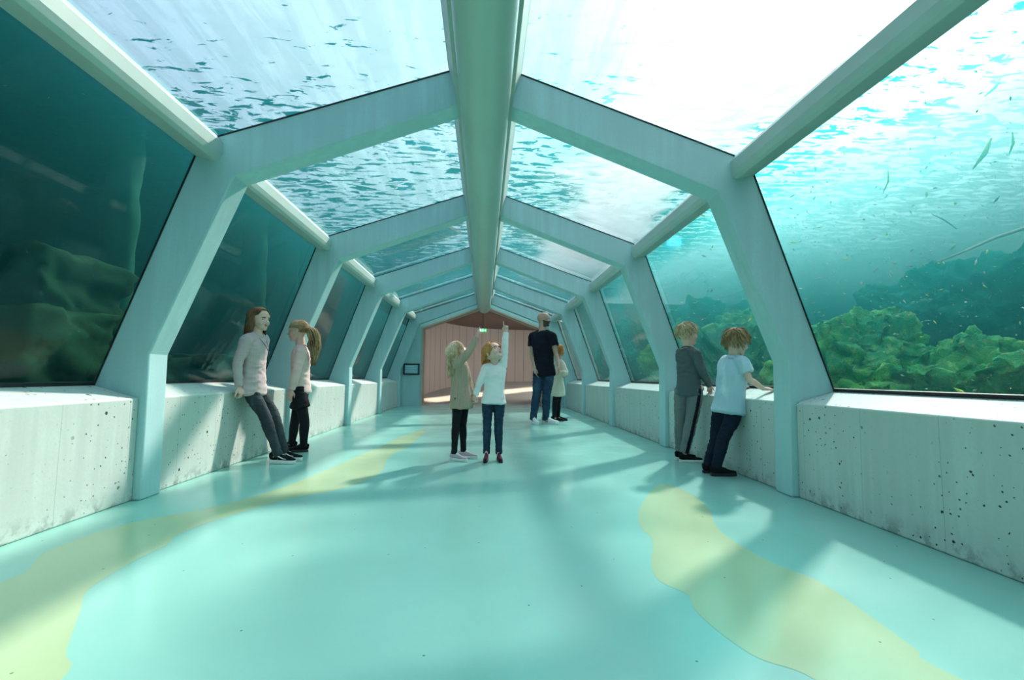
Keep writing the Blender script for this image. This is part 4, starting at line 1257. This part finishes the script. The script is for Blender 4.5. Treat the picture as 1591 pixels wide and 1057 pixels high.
# ---- 5 man
Y = 7.95
N = at(843, 514, Y=Y); P = at(846, 577, Y=Y)
p = Person('bald bearded man in navy t-shirt and blue jeans looking to the right', (1.03, 7.95), 1.85, (.28, -.95, 0), SK2,
           at(845.5, 497, Y=Y), (1, -.12, .02), (0, 0, 1), .248, N, P, .2, 1.05, child=False, beard=BEARD, brow=BEARD)
S1, S2 = at(828, 523, Y=7.98), at(858, 523, Y=7.90)
p.arm(S1, at(826, 551, Y=8.0), at(831.5, 572, Y=7.88), V(.06, -.1, -1), V(1, .2, 0), 'relaxed', 1, .19)
p.arm(S2, at(863.5, 550, Y=7.86), at(867.5, 568, Y=7.72), V(.12, -.2, -.95), V(-1, .2, 0), 'relaxed', -1, .19)
p.leg(P + V(-.10, 0, -.04), at(834, 612, Y=7.90), at(828.5, 648, Y=7.92)); p.leg(P + V(.08, 0, -.04), at(849, 613, Y=7.90), at(848, 649, Y=7.92))
p.build_body(.005)
p.top('t_shirt', W_['navy_jersey'], .014, .06, .008, .52, .012, .009, seed=41, voxel=.006, wd=1.16, scoop=.02)
p.bottom('jeans', W_['mid_blue_denim'], .008, .98, .10, .010, .004, seed=8, voxel=.006, fr=(8, 8, 26))
add_shoe(p.root, at(828.5, 648, Y=7.92), (.25, -1), .30, W_['white_leather'], M['sole_w'], lace=M['lace_w'], label='white trainer', sole_h=.03)
add_shoe(p.root, at(848, 649, Y=7.92), (.95, -.6), .30, W_['white_leather'], M['sole_w'], lace=M['lace_w'], label='white trainer', sole_h=.03)

# ---- 6 girl in cream dress
Y = 8.45
N = at(868.5, 559, Y=Y); P = at(867, 600, Y=Y)
p = Person('girl in cream dress and black tights standing behind the man', (1.35, 8.45), 1.37, (.9, -.44, 0), SK1,
           at(869.5, 545, Y=Y), (1, -.1, 0), (0, 0, 1), .215, N, P, .12, .98, brow=BROW)
p.arm(at(873, 565, Y=8.36), at(878, 580, Y=8.28), at(869, 577.5, Y=8.17), V(-.9, -.3, -.1), V(0, .9, .3), 'relaxed', 1, .14)
p.arm(at(866, 565, Y=8.56), at(868, 583, Y=8.60), at(873, 583, Y=8.42), V(.8, -.5, 0), V(-.5, -.5, 0), 'relaxed', 1, .14)
p.leg(P + V(-.02, -.06, -.02), at(862, 628, Y=8.40), at(861, 647, Y=8.40)); p.leg(P + V(.03, .06, -.02), at(867, 627, Y=8.50), at(867, 646, Y=8.50))
p.build_body(.005)
H_ = p.H
bm = bmesh.new(); a = (p.N - p.P).normalized()
loft(bm, [(at(867, 614, Y=Y), .15, .13), (p.P, .135, .115), (p.P + a * .13, .110, .09), (p.N - a * .09, .12, .085), (p.N - a * .02, .07, .06)], p.side, 26, 5, .2)
for (S, E, W, *_r) in p.arms:
    limb(bm, [(p.N.lerp(S, .4) - a * .02, .055), (S, .056), (S.lerp(E, .5), .056), (E, .060), (E.lerp(W, .45), .046)], 14, 4, .2)
fuse('dress', bm, .006, W_['cream_dress'], p.root, 2, displace=folds(.010, (12, 12, 5), 51))
p.bottom('tights', W_['black_cotton'], .003, 1.0, .05, .0, seed=9, voxel=.006)
add_shoe(p.root, at(861, 648, Y=8.40), (1, -.3), .22, W_['canvas_black'], M['sole_b'])
add_shoe(p.root, at(867, 647, Y=8.50), (1, -.3), .22, W_['canvas_black'], M['sole_b'])
hair_long(p.root, p.m, HB['ginger'], 6, .50, back=(-1, 0, 0), n=200, wave=.02, droop=(-.02, 0, 0, 0))

# ---- 7 boy in grey
Y = 4.42
N = at(1069.5, 540, Y=Y); P = at(1070, 606, Y=Y)
p = Person('boy in slate grey top and grey trousers with black side stripe, at the right parapet', (1.93, 4.42), 1.28, (.72, .69, 0), SK1,
           at(1068.5, 519.5, Y=Y), (1, -.02, -.02), (0, 0, 1), .213, N, P, .115, .98, brow=BROW)
p.arm(at(1081, 550, Y=4.30), at(1092.5, 580, Y=4.28), at(1102, 599, Y=4.42), V(.35, .6, -.45), V(0, .3, -1), 'relaxed', -1, .125)
p.arm(at(1057.5, 549, Y=4.55), at(1062, 578, Y=4.70), at(1084, 598, Y=4.72), V(.8, .4, -.25), V(0, .3, -1), 'relaxed', 1, .125)
p.leg(P + V(-.05, .045, -.02), at(1057, 654, Y=4.50), at(1056.5, 700, Y=4.52)); p.leg(P + V(.05, -.045, -.02), at(1074, 655, Y=4.38), at(1063.5, 703, Y=4.38))
p.build_body()
p.top('shirt', W_['slate_jersey'], .014, .04, .012, 1.0, .006, .007, seed=61)
p.bottom('trousers', W_['grey_marl'], .008, .90, .05, .007, .005, seed=10, stripe=(1, (.12, -.99), W_['black_cotton']))
add_shoe(p.root, at(1063.5, 703, Y=4.38) + V(0, 0, 0), (1, -.05), .215, W_['canvas_black'], M['sole_w'], lace=M['sole_b'], label='black trainer with white sole')
add_shoe(p.root, at(1056.5, 700, Y=4.52), (1, .15), .215, W_['canvas_black'], M['sole_w'], lace=M['sole_b'], label='black trainer with white sole')
hair_short(p.root, p.m, HB['boy_fair'], 7, L=.24)

# ---- 8 boy in light blue shirt
Y = 3.80
N = at(1141, 553, Y=Y); P = at(1132, 632, Y=Y)
p = Person('boy in light blue short-sleeved shirt and dark trousers leaning over the right parapet', (1.93, 3.80), 1.18, (.70, .71, 0), SK1,
           at(1145, 532, Y=Y), (.95, .22, -.22), (.15, .1, 1), .222, N, P, .115, 1.02, brow=BROW)
p.arm(at(1153, 563, Y=3.70), at(1165, 590, Y=3.66), at(1186, 604, Y=3.68), V(.95, .1, -.05), V(0, 0, -1), 'flat', -1, .125)
p.arm(at(1128, 562, Y=3.92), at(1136, 592, Y=4.08), at(1154, 601, Y=4.10), V(.85, .4, -.05), V(0, 0, -1), 'flat', 1, .125)
p.leg(P + V(-.045, .045, -.02), at(1112, 684, Y=3.88), at(1100, 722, Y=3.90)); p.leg(P + V(.045, -.045, -.02), at(1124, 681, Y=3.76), at(1113, 725, Y=3.78))
p.build_body()
p.top('shirt', W_['chambray'], .022, .035, .020, .58, .014, .010, seed=71, fr=(12, 12, 6), collar=False)
# folded collar
bm = bmesh.new(); a = (p.N - p.P).normalized()
pts = [p.N + a * .004 + p.side * math.cos(th) * .056 + p.F * math.sin(th) * .052 for th in np.linspace(PI * .60, PI * 2.40, 26)]
pts2 = [q + (q - p.N).normalized() * .016 - a * .032 for q in pts]
va = [bm.verts.new(q) for q in pts]; vb = [bm.verts.new(q) for q in pts2]
for i in range(len(pts) - 1): bm.faces.new((va[i], va[i + 1], vb[i + 1], vb[i]))
r_ = bmesh.ops.extrude_face_region(bm, geom=list(bm.faces))
for v in r_['geom']:
    if isinstance(v, bmesh.types.BMVert): v.co += (v.co - p.N).normalized() * .004
bm_obj('collar', bm, W_['chambray'], p.root, smooth=True)
p.bottom('trousers', W_['navy_twill'], .007, .97, .05, .007, .003, seed=12, fr=(10, 10, 30))
add_shoe(p.root, at(1113, 725, Y=3.78), (1, -.02), .21, W_['canvas_black'], M['sole_b'], lace=M['sole_b'])
add_shoe(p.root, at(1100, 722, Y=3.90), (1, .1), .21, W_['canvas_black'], M['sole_b'], lace=M['sole_b'])
hair_short(p.root, p.m, HB['boy_brown'], 8, L=.30, fringe=.55, nape=-.5, n=300)

# ------------------------------------------------------------------ signs
q0, q1 = at(627, 565, Y=Y_END - .03), at(651.5, 582.6, Y=Y_END - .03)
sg = empty('information_panel', ((q0.x + q1.x) / 2, Y_END, q1.z), label='small framed information panel on the left end wall beside the timber opening', cat='sign')
bm = bmesh.new(); box(bm, (q0.x, Y_END - .045, q1.z), (q1.x, Y_END, q0.z)); bevel(bm, .006, 2); bm_obj('frame', bm, M['black'], sg)
t = NT('panel_print'); b = t.n('ShaderNodeBsdfPrincipled', i_Base_Color=rgb(.25, .55, .62), i_Roughness=.3); t.l(b.outputs[0], t.out.inputs[0])
bm = bmesh.new(); box(bm, (q0.x + .04, Y_END - .05, q1.z + .035), (q1.x - .04, Y_END - .044, q0.z - .035)); bm_obj('printed_sheet', bm, t.m, sg)
bm = bmesh.new()
for k in range(4): box(bm, (q0.x + .08, Y_END - .052, q1.z + .07 + k * .045), (q1.x - .08 - (.05 if k % 2 else 0), Y_END - .0495, q1.z + .078 + k * .045))
bm_obj('text_lines', bm, simple('pale_print', (.7, .85, .85)), sg)
# emergency exit sign hanging on a rod
qe = at(750.5, 513.5, Y=12.9)
ex = empty('exit_sign', (qe.x, 12.9, qe.z), label='small green emergency exit sign hanging on a thin rod in the timber opening', cat='sign')
t = NT('green_lit_panel'); b = t.n('ShaderNodeEmission', i_Color=rgb(.02, .75, .22), i_Strength=1.0); t.l(b.outputs[0], t.out.inputs[0]); gm = t.m
t = NT('white_lit_symbol'); b = t.n('ShaderNodeEmission', i_Color=rgb(.8, 1, .85), i_Strength=1.6); t.l(b.outputs[0], t.out.inputs[0]); wm = t.m
bm = bmesh.new(); box(bm, (qe.x - .10, 12.885, qe.z - .05), (qe.x + .10, 12.915, qe.z + .05)); bevel(bm, .004, 1); bm_obj('lit_panel', bm, gm, ex)
bm = bmesh.new()
prism(bm, [(qe.x + .09, qe.z + .03), (qe.x + .03, qe.z), (qe.x + .09, qe.z - .03), (qe.x + .07, qe.z)], 12.880, 12.886)
box(bm, (qe.x - .085, 12.880, qe.z - .035), (qe.x - .045, 12.886, qe.z + .035))
for (x_, z_, w2, h2) in ((-.005, .028, .010, .010), (-.01, .005, .012, .016), (-.022, -.02, .008, .014), (.006, -.022, .008, .014), (.016, .008, .014, .005)):
    box(bm, (qe.x + x_ - w2, 12.880, qe.z + z_ - h2), (qe.x + x_ + w2, 12.886, qe.z + z_ + h2))
bm_obj('running_figure_symbol', bm, wm, ex)
bm = bmesh.new(); box(bm, (qe.x - .008, 12.892, qe.z + .05), (qe.x + .008, 12.908, 2.66)); bm_obj('rod', bm, M['black'], ex)
